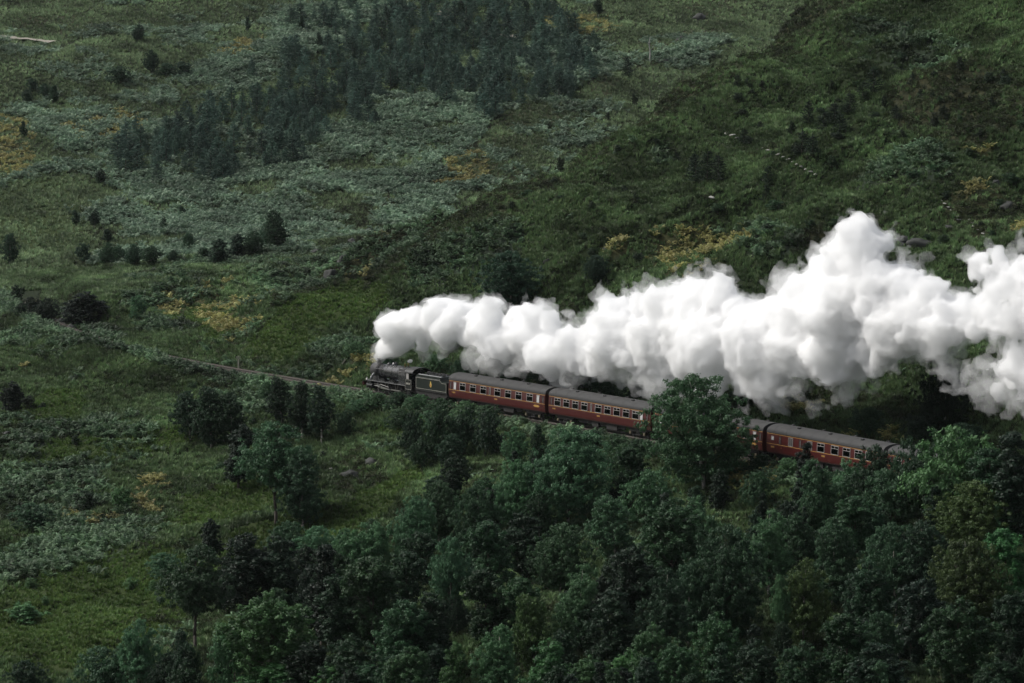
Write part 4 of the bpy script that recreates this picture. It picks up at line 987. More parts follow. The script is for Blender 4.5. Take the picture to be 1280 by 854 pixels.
def find_arc(u):                                   # arc length where the track's screen column is u
    uu = np.array([project(a, b, 0.)[0] for a, b in TX]); return float(np.interp(-u, -uu, ARC))
A1 = find_arc(573.5)
GAP = 20.35
for i, (wn, lab) in enumerate([(WA, 'maroon coach coupled right behind the tender, with white frosted end windows'), (WB, 'second maroon coach behind the tender, half hidden by the big birch'),
                               (WA, 'third maroon coach, mostly behind the big birch with one end showing'), (WC, 'fourth maroon coach with a small white window and few large windows'), (WB, 'last visible maroon coach, only its grey roof showing above the bushes')]):
    coach(i, A1 - i * GAP, wn, lab)

BLACK = pbr('loco_black_paint', (.014, .015, .015), .28, var=.3, scale=2, spec=.6)
BOIL = pbr('boiler_black_sheen', (.03, .03, .032), .26, var=.3, scale=1.5, spec=.8)
SMOKEB = pbr('smokebox_matt_black', (.03, .03, .03), .6, var=.3, scale=2)
GREENB = pbr('tender_dark_green_black', (.009, .014, .011), .35, var=.25, scale=1.2, spec=.5)
STEEL = pbr('bright_motion_steel', (.42, .41, .39), .35, .85, .2, 4)
COAL = pbr('coal', (.014, .014, .015), .6, var=.5, scale=9)
REDB = pbr('buffer_beam_dull_red', (.09, .02, .015), .6, var=.4, scale=4)
def tender(arc_front):
    L = 7.0; xf, yf, _ = at_arc(arc_front - .8); xr, yr, _ = at_arc(arc_front - L + .8)
    t = empty('tender', ((xf + xr) / 2, (yf + yr) / 2, 0), math.atan2(yf - yr, xf - xr)); tag(t, 'black steam locomotive tender lined in cream with a small gold emblem', 'tender')
    hl = 3.35
    # tank side outline: rear third lower
    MB().side([(-hl, 1.35), (hl - .15, 1.35), (hl - .15, 2.85), (hl - .45, 3.08), (-1.9, 3.08), (-2.05, 2.72), (-2.4, 2.55), (-hl, 2.55)], -1.28, 1.28).build('tank', GREENB, t)
    for s in (1, -1):   # inward leaning coping, the light it catches put into a paler grey
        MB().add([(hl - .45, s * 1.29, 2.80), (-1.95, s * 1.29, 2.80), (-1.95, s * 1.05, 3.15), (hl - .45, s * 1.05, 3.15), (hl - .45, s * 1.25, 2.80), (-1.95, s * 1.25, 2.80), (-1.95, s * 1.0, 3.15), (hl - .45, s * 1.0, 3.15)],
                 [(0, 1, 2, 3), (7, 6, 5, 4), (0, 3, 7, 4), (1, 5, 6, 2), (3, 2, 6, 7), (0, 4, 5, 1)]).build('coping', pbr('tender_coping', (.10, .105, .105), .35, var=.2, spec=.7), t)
    lm = MB(); yy = 1.282
    for (x0, x1, z0, z1) in ((-hl + .08, hl - .22, 1.47, 1.51), (-hl + .08, -hl + .12, 1.51, 2.46), (hl - .26, hl - .22, 1.51, 2.74), (-1.92, hl - .26, 2.70, 2.74), (-hl + .12, -2.35, 2.42, 2.46)):
        lm.box(x0, x1, yy, yy + .012, z0, z1)
    lm.add([(-2.35, yy, 2.42), (-2.35, yy, 2.46), (-1.92, yy, 2.74), (-1.92, yy, 2.70), (-2.35, yy + .012, 2.42), (-2.35, yy + .012, 2.46), (-1.92, yy + .012, 2.74), (-1.92, yy + .012, 2.70)], [(4, 7, 6, 5), (0, 1, 2, 3), (1, 5, 6, 2), (0, 3, 7, 4)])
    lm.build('cream_lining', CREAM, t)
    em = MB(); em.side([(.0 + .20 * math.cos(a), 2.05 + .27 * math.sin(a)) for a in np.linspace(0, 6.2832, 13)[:-1]], yy, yy + .012).side([(-.07, 2.3), (.07, 2.3), (.10, 2.48), (-.02, 2.42), (-.08, 2.5)], yy + .001, yy + .013)
    eo = em.build('gold_emblem', pbr('emblem_gold', (.50, .36, .08), .5), t)
    MB().side([(.10 * math.cos(a), 2.03 + .13 * math.sin(a)) for a in np.linspace(0, 6.2832, 9)[:-1]], yy + .014, yy + .02).build('emblem_centre', pbr('emblem_red', (.35, .10, .05), .5), eo)
    r = random.Random(3); cm = MB()
    for _ in range(90):
        cx, cy_ = r.uniform(-1.8, hl - .6), r.uniform(-.95, .95); s = r.uniform(.09, .2); cz = 3.08 + .25 * (1 - abs(cy_)) * r.uniform(.3, 1)
        cm.add([(cx + s * r.uniform(.6, 1.2) * a, cy_ + s * r.uniform(.6, 1.2) * b, cz + s * r.uniform(.6, 1.2) * c) for a, b, c in ((1, 0, 0), (-1, 0, 0), (0, 1, 0), (0, -1, 0), (0, 0, 1), (0, 0, -1))], [(0, 2, 4), (2, 1, 4), (1, 3, 4), (3, 0, 4), (2, 0, 5), (1, 2, 5), (3, 1, 5), (0, 3, 5)])
    cm.build('coal_load', COAL, t)
    for s in (1, -1): MB().side([(-hl, 1.0), (-2.6, .55), (-2.2, .55), (-1.7, .85), (-.9, .5), (.5, .5), (1.0, .85), (1.9, .5), (2.5, .55), (hl, 1.0), (hl, 1.3), (-hl, 1.3)], s * 1.12 - .04, s * 1.12 + .04).build('side_frame', UNDER, t)
    MB().box(-hl - .05, hl, -1.3, 1.3, 1.26, 1.345).build('footplate', UNDER, t)
    for wx in (-2.3, 0, 2.3):
        for s in (1, -1): add_wheel(t, wx, s * .74, .62, 12, 'tw')
    MB().bar((-2.3, -.7, .62), (-2.3, .7, .62), .07).bar((0, -.7, .62), (0, .7, .62), .07).bar((2.3, -.7, .62), (2.3, .7, .62), .07).build('axles', UNDER, t)
    MB().bar((-hl - .02, 1.0, 2.0), (-hl - .02, 1.0, 1.35), .02).build('handrail', CREAM, t)
tender(A1 + 7.45)
def loco(arc_front):
    L = 11.3; xf, yf, _ = at_arc(arc_front - 2.0); xr, yr, _ = at_arc(arc_front - L + 2.2)
    t = empty('steam_locomotive', ((xf + xr) / 2, (yf + yr) / 2, 0), math.atan2(yf - yr, xf - xr)); tag(t, 'black steam locomotive with six driving wheels hauling the maroon coaches', 'steam locomotive')
    # +x is forward; buffer beam at x=5.65, cab back at -5.4
    zc = 2.72
    MB().ring([(-3.3 + 0, .86), (-1.6, .86), (1.2, .80), (2.9, .76)], 24, 'x', (0, 0, zc)).build('boiler', BOIL, t, True)
    bb = MB()
    for xx, rr_ in ((-1.5, .875), (-.2, .847), (1.1, .82), (2.2, .795)): bb.ring([(xx - .03, rr_), (xx + .03, rr_)], 24, 'x', (0, 0, zc))
    bb.build('boiler_band', BLACK, t)
    MB().prism([(-.92, 1.6), (-.98, 2.6), (-.90, 3.35), (-.6, 3.56), (.6, 3.56), (.90, 3.35), (.98, 2.6), (.92, 1.6)], -4.0, -1.9, True, [(-.90, 1.7), (-.94, 2.6), (-.86, 3.33), (-.55, 3.54), (.55, 3.54), (.86, 3.33), (.94, 2.6), (.90, 1.7)]).build('firebox', BOIL, t)
    sb = MB().ring([(2.9, .84), (4.55, .84)], 24, 'x', (0, 0, zc)).build('smokebox', SMOKEB, t, True)
    MB().ring([(4.55, .78), (4.62, .74), (4.72, .5), (4.76, .12)], 24, 'x', (0, 0, zc)).build('smokebox_door', SMOKEB, sb, True)
    MB().side([(4.7, 3.14), (4.74, 3.14), (4.74, 3.28), (4.7, 3.28)], -.26, .26).build('number_plate', CREAM, sb)
    MB().box(3.0, 4.4, -.55, .55, 1.35, 2.1).build('smokebox_saddle', SMOKEB, t)
    MB().ring([(3.45, .36), (3.6, .25), (3.95, .23), (4.08, .29), (4.12, .28)], 18, 'z', (3.75, 0, 0)).build('chimney', SMOKEB, t, True)
    MB().ring([(3.38, .40), (3.55, .36), (3.78, .30), (3.9, .12)], 18, 'z', (.35, 0, 0)).build('dome', BOIL, t, True)
    MB().ring([(3.4, .30), (3.56, .26), (3.68, .20), (3.74, .08)], 16, 'z', (1.55, 0, 0)).build('top_feed', BOIL, t, True)
    MB().ring([(3.5, .10), (3.86, .09), (3.92, .12)], 12, 'z', (-2.3, .22, 0)).ring([(3.5, .10), (3.86, .09), (3.92, .12)], 12, 'z', (-2.3, -.22, 0)).build('safety_valves', pbr('valve_brass', (.35, .26, .10), .35, .8), t, True)
    # running boards, splashers, cab
    MB().side([(-5.3, 1.52), (4.45, 1.52), (4.75, 1.40), (5.55, 1.22), (5.55, 1.27), (4.78, 1.46), (4.45, 1.58), (-5.3, 1.58)], .62, 1.30).side([(-5.3, 1.52), (4.45, 1.52), (4.75, 1.40), (5.55, 1.22), (5.55, 1.27), (4.78, 1.46), (4.45, 1.58), (-5.3, 1.58)], -1.30, -.62).build('running_board', BLACK, t)
    MB().box(-5.3, 4.45, 1.30, 1.315, 1.50, 1.56).build('running_board_edge', pbr('worn_edge_grey', (.2, .2, .2), .4), t)
    cab = MB()
    for s in (1, -1):
        a, b = sorted((s * 1.26, s * 1.32))
        cab.side([(-5.35, 1.05), (-3.95, 1.05), (-3.95, 2.35), (-5.35, 2.35)], a, b).side([(-4.12, 2.35), (-3.95, 2.35), (-3.95, 3.12), (-4.12, 3.12)], a, b).side([(-4.85, 2.35), (-4.72, 2.35), (-4.72, 3.12), (-4.85, 3.12)], a, b).side([(-5.1, 3.02), (-3.95, 3.02), (-3.95, 3.12), (-5.1, 3.12)], a + .002 * s, b + .002 * s)
    cab.prism([(-1.26, 1.55), (-1.26, 3.1), (-.8, 3.5), (.8, 3.5), (1.26, 3.1), (1.26, 1.55)], -4.02, -3.97)
    co = cab.build('cab', BLACK, t)
    arc = [(1.36 * math.cos(a), 3.08 + .62 * math.sin(a)) for a in np.linspace(.05, math.pi - .05, 15)]
    MB().prism(arc + [(a * .96, z - .05) for a, z in arc[::-1]], -5.6, -3.85).build('cab_roof', pbr('cab_roof_black', (.035, .035, .035), .55, var=.3), co)
    MB().box(-4.72, -4.12, 1.28, 1.29, 2.35, 3.02).build('cab_window', FRAME, co)
    ll = MB()
    for (x0, x1, z0, z1) in ((-5.28, -4.02, 1.15, 1.18), (-5.28, -4.02, 2.24, 2.27), (-5.28, -5.25, 1.18, 2.24), (-4.05, -4.02, 1.18, 2.24)): ll.box(x0, x1, 1.322, 1.332, z0, z1)
    ll.build('cab_lining', CREAM, co)
    nm = MB()
    for k in range(5): nm.box(-5.02 + k * .17, -4.91 + k * .17, 1.322, 1.330, 1.72, 1.94)
    nm.build('cab_numerals', CREAM, co)
    # frames and buffers
    MB().box(-5.2, 5.3, -.6, -.55, .75, 1.52).box(-5.2, 5.3, .55, .6, .75, 1.52).box(-5, 4.8, -.5, .5, .9, 1.3).box(4.9, 5.45, -1.2, 1.2, 1.24, 1.30).build('main_frame', UNDER, t)
    bm = MB().box(5.45, 5.55, -1.22, 1.22, .82, 1.28).build('buffer_beam', REDB, t)
    for s in (1, -1): MB().ring([(5.55, .12), (5.85, .1), (5.9, .1), (5.905, .24), (5.95, .23)], 14, 'x', (0, s * .87, 1.05)).build('buffer', UNDER, bm, True)
    MB().bar((5.55, 0, 1.0), (5.72, 0, .75), .05).bar((5.72, 0, .75), (5.6, 0, .5), .04).build('coupling_hook', UNDER, bm)
    for yy in (.72, -.72):
        MB().box(5.3, 5.46, yy - .09, yy + .09, 1.32, 1.62).bar((5.38, yy, 1.62), (5.38, yy, 1.7), .05).build('headlamp', pbr('white_lamp', (.75, .74, .7), .5), t)
    # steam pipes, cylinders, motion
    for s in (1, -1):
        MB().tube([(3.72, s * .72, 2.35), (3.85, s * 1.0, 2.0), (4.05, s * 1.1, 1.56)], [.13, .13, .12], 10).build('steam_pipe', pbr('pipe_grey', (.22, .22, .22), .35, spec=.7), t, True)
        cy_ = MB().ring([(3.35, .34), (4.55, .34)], 18, 'x', (0, s * 1.02, .93)).ring([(3.45, .2), (4.45, .2)], 14, 'x', (0, s * 1.02, 1.34)).box(3.5, 4.4, s * 1.02 - .3, s * 1.02 + .3, .9, 1.5).build('cylinder', BLACK, t)
        MB().bar((3.35, s * 1.05, .93), (2.2, s * 1.05, .93), .045).build('piston_rod', STEEL, cy_)
        MB().box(1.5, 3.3, s * 1.05 - .05, s * 1.05 + .05, 1.10, 1.17).box(1.9, 2.3, s * 1.05 - .08, s * 1.05 + .08, .80, 1.08).build('slide_bar', STEEL, t)
        MB().box(0, 2.35, s * 1.05 - .035, s * 1.05 + .035, -.065, .065).build('connecting_rod', STEEL, t, loc=(0, 0, 0)).matrix_local = Matrix.Translation((-.2, 0, .72)) @ Matrix.Rotation(-math.atan2(.2, 2.35), 4, 'Y')
        MB().box(-2.45, 2.05, s * .95 - .03, s * .95 + .03, .665, .775).build('coupling_rod', STEEL, t)
        MB().bar((1.7, s * 1.12, 1.2), (-.1, s * 1.15, 1.0), .03).bar((2.1, s * 1.15, .85), (2.3, s * 1.15, 1.35), .03).build('valve_gear', STEEL, t)
        MB().tube([(-3.9, s * .98, 3.05), (0, s * .93, 3.0), (3.4, s * .90, 2.98)], [.018] * 3, 5).build('handrail', pbr('handrail_steel', (.4, .4, .4), .35, .7), t)
        MB().side([(-4.9, .45), (-4.2, .45), (-4.2, .5), (-4.25, 1.05), (-4.85, 1.05), (-4.9, .5)], s * 1.25 - .03, s * 1.25 + .03).build('cab_steps', BLACK, t)
    for wx in (1.95, -.2, -2.35):
        for s in (1, -1): add_wheel(t, wx, s * .76, .91, 17, 'dw')
    for wx in (4.95, 3.05):
        for s in (1, -1): add_wheel(t, wx, s * .76, .49, 11, 'bw')
    ax = MB()
    for wx, r_ in ((1.95, .91), (-.2, .91), (-2.35, .91), (4.95, .49), (3.05, .49)): ax.bar((wx, -.75, r_), (wx, .75, r_), .08)
    ax.box(2.6, 5.4, -.5, .5, .45, .75).build('axles', UNDER, t)
    for s in (1, -1):
        sp = MB()
        for wx in (1.95, -.2, -2.35): sp.side([(wx + .98 * math.cos(a), .91 + .98 * math.sin(a)) for a in np.linspace(math.asin(.62), math.pi - math.asin(.62), 9)], s * .78 - .12, s * .78 + .12)
        sp.build('splasher', BLACK, t)
    return t
loco_arc = A1 + 7.45 + 11.45
LOCO = loco(loco_arc)
bpy.context.view_layer.update()
CH = LOCO.matrix_basis @ Vector((3.75, 0, 4.1))
SVP = LOCO.matrix_basis @ Vector((-2.3, 0, 3.9))

# ------------------------------------------------------------------ steam
def lat3(shape, org, step, s, seed):
    ax = [(org[i] + np.arange(shape[i]) * step) / s for i in range(3)]
    I = [np.floor(a).astype(np.int64) for a in ax]; f = [(a - i) for a, i in zip(ax, I)]; f = [(t * t * t * (t * (t * 6 - 15) + 10)).astype(np.float32) for t in f]
    r = np.random.default_rng(seed); lo = [i.min() for i in I]; G = r.uniform(-1, 1, [int(i.max() - i.min()) + 2 for i in I]).astype(np.float32)
    J = [i - l for i, l in zip(I, lo)]
    def ax_l(A, k):
        a = np.take(A, J[k], k); b = np.take(A, J[k] + 1, k); sh = [1, 1, 1]; sh[k] = -1; t = f[k].reshape(sh); return a + (b - a) * t
    return ax_l(ax_l(ax_l(G, 2), 1), 0)
def surface_nets(Fd, org, step):
    ins = Fd > 0; nx, ny, nz = Fd.shape
    cnt = np.zeros((nx - 1, ny - 1, nz - 1), np.float32); P = np.zeros((3, nx - 1, ny - 1, nz - 1), np.float32)
    for ax in range(3):
        a = [slice(None)] * 3; b = [slice(None)] * 3; a[ax] = slice(0, -1); b[ax] = slice(1, None)
        f0, f1 = Fd[tuple(a)], Fd[tuple(b)]; cr = (f0 > 0) != (f1 > 0); t = np.where(cr, f0 / np.where(cr, f0 - f1, 1), 0).astype(np.float32)
        o = [i for i in range(3) if i != ax]
        for d0 in (0, 1):
            for d1 in (0, 1):
                sl = [slice(None)] * 3; sl[o[0]] = slice(d0, None if d0 else -1); sl[o[1]] = slice(d1, None if d1 else -1)
                c = cr[tuple(sl)]; tt = t[tuple(sl)]
                cnt += c; P[ax] += tt * c; P[o[0]] += d0 * c; P[o[1]] += d1 * c
    act = cnt > 0; vid = np.full(cnt.shape, -1, np.int64); vid[act] = np.arange(act.sum())
    ii = np.stack(np.nonzero(act), 1)
    V = (ii + (P[:, act] / cnt[act]).T) * step + np.array(org)
    Fs = []
    for ax in range(3):
        a = [slice(None)] * 3; b = [slice(None)] * 3; a[ax] = slice(0, -1); b[ax] = slice(1, None)
        s0, s1 = ins[tuple(a)], ins[tuple(b)]; o = [i for i in range(3) if i != ax]
        e = np.stack(np.nonzero(s0 != s1), 1)
        e = e[(e[:, o[0]] > 0) & (e[:, o[1]] > 0) & (e[:, o[0]] < Fd.shape[o[0]] - 1) & (e[:, o[1]] < Fd.shape[o[1]] - 1)]
        def v(d0, d1):
            k = e.copy(); k[:, o[0]] += d0; k[:, o[1]] += d1; return vid[k[:, 0], k[:, 1], k[:, 2]]
        q = np.stack([v(-1, -1), v(0, -1), v(0, 0), v(-1, 0)], 1)
        fl = s0[e[:, 0], e[:, 1], e[:, 2]] if True else None
        if ax == 1: fl = ~fl
        q[~fl] = q[~fl][:, ::-1]; Fs.append(q)
    Q = np.concatenate(Fs); Q = Q[(Q >= 0).all(1)]
    a_, b_, c_ = V[Q[:, 0]], V[Q[:, 1]], V[Q[:, 2]]
    d_ = V[Q[:, 3]]; c0 = V.mean(0)
    vol6 = np.einsum('ij,ij->', a_ - c0, np.cross(b_ - c0, c_ - c0)) + np.einsum('ij,ij->', a_ - c0, np.cross(c_ - c0, d_ - c0))
    if vol6 < 0: Q = Q[:, ::-1]
    return V, Q
# billows: photo position of each puff (u, v, radius in pixels); they hang over the track, drifting a little uphill
PUFF = [(475, 449, 4.5), (476, 443, 7.5), (480, 435, 13), (488, 424, 20), (500, 412, 24), (507, 428, 13), (527, 426, 16), (550, 422, 17), (577, 418, 16), (520, 404, 24), (545, 398, 27), (570, 398, 25), (560, 412, 20), (592, 408, 24), (618, 386, 20), (612, 412, 30), (630, 424, 28), (645, 402, 24), (668, 396, 20), (664, 424, 30), (690, 402, 20), (690, 440, 32), (715, 424, 26), (700, 462, 16), (722, 446, 28), (742, 412, 26), (765, 388, 27), (770, 420, 40), (740, 452, 20), (790, 440, 30), (800, 384, 18), (822, 382, 24), (815, 420, 34), (830, 455, 26), (855, 374, 24), (880, 366, 26), (902, 366, 22), (868, 410, 42), (860, 448, 30), (900, 430, 44), (930, 398, 30), (905, 466, 26), (940, 470, 30), (952, 490, 16), (955, 430, 44), (975, 392, 22), (992, 376, 18), (975, 470, 26), (1010, 376, 28), (1005, 430, 50), (1035, 352, 32), (1060, 330, 30), (1078, 300, 22), (1085, 320, 28), (1060, 390, 52), (1050, 440, 38), (1100, 350, 32), (1110, 400, 48), (1095, 440, 28), (1135, 356, 28), (1150, 396, 38), (1170, 366, 24), (1185, 400, 34), (1160, 420, 22), (1205, 394, 24), (1225, 412, 19), (1232, 332, 16), (1250, 330, 18), (1262, 352, 26), (1240, 372, 16), (1255, 395, 26), (1285, 345, 30), (1290, 400, 44), (1275, 440, 28), (1268, 474, 22), (1290, 480, 26), (1250, 488, 10), (1320, 380, 50), (1350, 420, 50), (1380, 380, 46), (1330, 460, 36), (1420, 400, 50)]
def build_steam():
    st = .23
    B = []; r = np.random.default_rng(44)
    for (u, v, rp) in PUFF:
        dx, dy, dz = pix_dir(u, v)
        # where this column crosses the drift line above the track
        ps = np.linspace(40, -135, 700); prog = np.clip((16 - ps) / 110, 0, 1.2); qd = qt(ps) + .2 + 5.5 * prog
        xs, ys = to_xy(ps, qd); uu = IW / 2 + F * xs / ys * 1.0
        k = int(np.argmin(np.abs(xs / ys - dx / dy))); t = ys[k] / dy
        rad = rp * ys[k] / F
        # depth of a puff: the plume is about as thick as it is tall
        off = r.uniform(-.5, .5) * min(rad, 2.2)
        B.append((ps[k], qd[k] + off, CAMZ + dz * t, rad))
        if rad > 2.2:
            B.append((ps[k] + r.uniform(-1, 1), qd[k] + off + rad * .7, CAMZ + dz * t + r.uniform(-.3, .5), rad * .8))
    B = np.array(B); lo = (B[:, :3] - B[:, 3:]).min(0) - 2.5; hi = (B[:, :3] + B[:, 3:]).max(0) + 2.5
    shp = tuple(int(v) for v in np.ceil((hi - lo) / st))
    D = np.full(shp, -4., np.float32)
    for (p, q, z, rad) in B:
        a = [max(0, int((c - rad - 4 - l) / st)) for c, l in zip((p, q, z), lo)]; b = [min(n, int((c + rad + 4 - l) / st) + 1) for c, l, n in zip((p, q, z), lo, shp)]
        g = np.meshgrid(*[lo[i] + np.arange(a[i], b[i]) * st for i in range(3)], indexing='ij')
        d = rad - np.sqrt((g[0] - p) ** 2 + (g[1] - q) ** 2 + (g[2] - z) ** 2)
        s = D[a[0]:b[0], a[1]:b[1], a[2]:b[2]]; k = .45
        hh = np.clip(.5 + .5 * (d - s) / k, 0, 1); s[...] = s * (1 - hh) + d * hh + k * hh * (1 - hh)
    pa = (lo[0] + np.arange(shp[0]) * st)
    amp = np.interp(16 - pa, [0, 8, 30, 110], [.42, .75, 1.0, 1.3]).astype(np.float32)[:, None, None]
    n1 = 1 - 2 * np.abs(lat3(shp, lo, st, 3.4, 1)); n2 = 1 - 2 * np.abs(lat3(shp, lo, st, 1.6, 2)); n3 = 1 - 2 * np.abs(lat3(shp, lo, st, .8, 3)); n4 = lat3(shp, lo, st, 6.5, 4); n5 = lat3(shp, lo, st, .55, 6)
    N_ = .62 * n1 + .48 * n2 + .36 * n3 + .35 * n4 + .22 * n5
    core = D - .72 * amp + amp * N_ * 1.05
    def tow(V):
        x, y = to_xy(V[:, 0], V[:, 1]); return np.stack([x, y, V[:, 2]], 1)
    def vol(name, dens):
        m, N, K = nodes_of(name); N.remove(N['Principled BSDF']); s = N.new('ShaderNodeVolumeScatter'); s.inputs['Color'].default_value = (.988, .988, .991, 1); s.inputs['Density'].default_value = dens; s.inputs['Anisotropy'].default_value = .0
        K.new(s.outputs[0], N['Material Output'].inputs['Volume']); return m
    V, Q = surface_nets(core, lo, st)
    flip = PD[0] * QD[1] - PD[1] * QD[0] < 0
    if flip: Q = Q[:, ::-1]
    o = link('steam_plume', npmesh('steam_plume', tow(V), Q, vol('steam_dense', 1.6), smooth=True))
    tag(o, 'thick white plume of steam trailing from the locomotive chimney above the coaches', 'steam')
    w5 = lat3(shp, lo, st, 2.4, 8); w6 = lat3(shp, lo, st, 1.1, 9)
    for (u, v, rp) in [(700, 470, 18), (725, 474, 14), (830, 478, 20), (805, 470, 16), (958, 498, 20), (985, 488, 18), (1252, 486, 22), (1245, 462, 14), (620, 450, 14), (655, 456, 14), (1010, 478, 22), (1060, 472, 20), (1275, 500, 18), (590, 440, 14), (760, 462, 16), (880, 476, 18), (1190, 470, 14), (1135, 440, 10), (985, 362, 14), (835, 362, 12), (655, 380, 10)]:
        dx, dy, dz = pix_dir(u, v); ps = np.linspace(40, -135, 700); qd = qt(ps) + .2 + 5.5 * np.clip((16 - ps) / 110, 0, 1.2); xs, ys = to_xy(ps, qd)
        k = int(np.argmin(np.abs(xs / ys - dx / dy))); t = ys[k] / dy; rad = rp * ys[k] / F; c3 = (ps[k], qd[k], CAMZ + dz * t)
        a = [max(0, int((c - rad - 2 - l) / st)) for c, l in zip(c3, lo)]; b = [min(n, int((c + rad + 2 - l) / st) + 1) for c, l, n in zip(c3, lo, shp)]
        if min(b[i] - a[i] for i in range(3)) < 2: continue
        g = np.meshgrid(*[lo[i] + np.arange(a[i], b[i]) * st for i in range(3)], indexing='ij')
        D[a[0]:b[0], a[1]:b[1], a[2]:b[2]] = np.maximum(D[a[0]:b[0], a[1]:b[1], a[2]:b[2]], rad - np.sqrt(sum((g[i] - c3[i]) ** 2 for i in range(3))))
    wisp = D + .0 - .50 * amp + amp * (N_ * 1.25 + .9 * w5 + .6 * w6 + .3 * n5)
    V, Q = surface_nets(wisp, lo, st)
    if flip: Q = Q[:, ::-1]
    link('steam_wisps', npmesh('steam_wisps', tow(V), Q, vol('steam_thin', .26), smooth=True), o)
    print('steam faces', len(Q), shp)
    # safety-valve feather above the firebox
    st2 = .09; c0 = np.array(SVP); lo2 = c0 - 1.3; sh = (30, 30, 26); g = np.meshgrid(*[lo2[i] + np.arange(sh[i]) * st2 for i in range(3)], indexing='ij')
    D2 = np.full(sh, -2., np.float32)
    hd = np.array([PD[0], PD[1], 0])
    for k, (t, rr_, zz) in enumerate([(0, .07, .1), (-.2, .13, .22), (-.45, .2, .34), (-.8, .24, .40), (-1.1, .17, .44)]):
        c = c0 + hd * t + np.array([0, 0, zz]); D2 = np.maximum(D2, rr_ - np.sqrt(sum((g[i] - c[i]) ** 2 for i in range(3))))
    D2 = D2 + .1 * lat3(sh, lo2, st2, .35, 5); D2[0] = D2[-1] = -1; D2[:, 0] = D2[:, -1] = -1; D2[:, :, 0] = D2[:, :, -1] = -1
    V, Q = surface_nets(D2, lo2, st2)
    tag(link('steam_puff', npmesh('steam_puff', V, Q, vol('steam_puff_thin', 2.2), smooth=True)), 'small white puff of steam over the locomotive firebox', 'steam')
build_steam()

# ------------------------------------------------------------------ rocks, path, posts, haze
ROCK = pbr('grey_schist', (.036, .038, .035), .85, var=.55, scale=1.2, spec=.3)
PALE = pbr('pale_lichened_stone', (.32, .315, .29), .85, var=.4, scale=3, spec=.3)
def rock_mesh(seed, mat, flat=.6):
    r = np.random.default_rng(seed); n, m = 30, 17; V = [];
    for i in range(m):
        ph = math.pi * i / (m - 1)
        for k in range(n):
            t = 2 * math.pi * k / n; V.append((math.sin(ph) * math.cos(t), math.sin(ph) * math.sin(t), math.cos(ph)))
    V = np.array(V); d = np.zeros(len(V))
    pl = unit(r, 30); off = r.uniform(.5, .95, 30)
    dots = V @ pl.T; d = np.min(np.where(dots > .05, off / np.maximum(dots, .05), 9), 1); d = np.minimum(d, 1.15)
    V = V * (d * (1 + .16 * fbm(V[:, 0] * 3 + V[:, 2] * 2, V[:, 1] * 3 - V[:, 2], 1, 3, seed)))[:, None] * np.array([1, .75, flat])
    Fq = [(i * n + k, (i + 1) * n + k, (i + 1) * n + (k + 1) % n, i * n + (k + 1) % n) for i in range(m - 1) for k in range(n)]
    return npmesh('rock', V, Fq, mat)
RM = [rock_mesh(i, ROCK, .7) for i in range(4)]; RP = [rock_mesh(i + 9, PALE, .55) for i in range(3)]
def rock(u, v, wpx, label, group=None, pale=False, name='rock_outcrop', cat='rock', tall=1.0, sink=.5, k=0):
    x, y, z = raycast(u, v); s = wpx * y / F / 2
    o = link(name, (RP if pale else RM)[k % (3 if pale else 4)]); o.location = (x, y, z + s * tall * (.5 - sink) * .6); o.scale = (s, s, s * tall); o.rotation_euler = (tr_rng.uniform(-.25, .25), tr_rng.uniform(-.25, .25), tr_rng.uniform(0, 6.28))
    tag(o, label, cat, group); return o
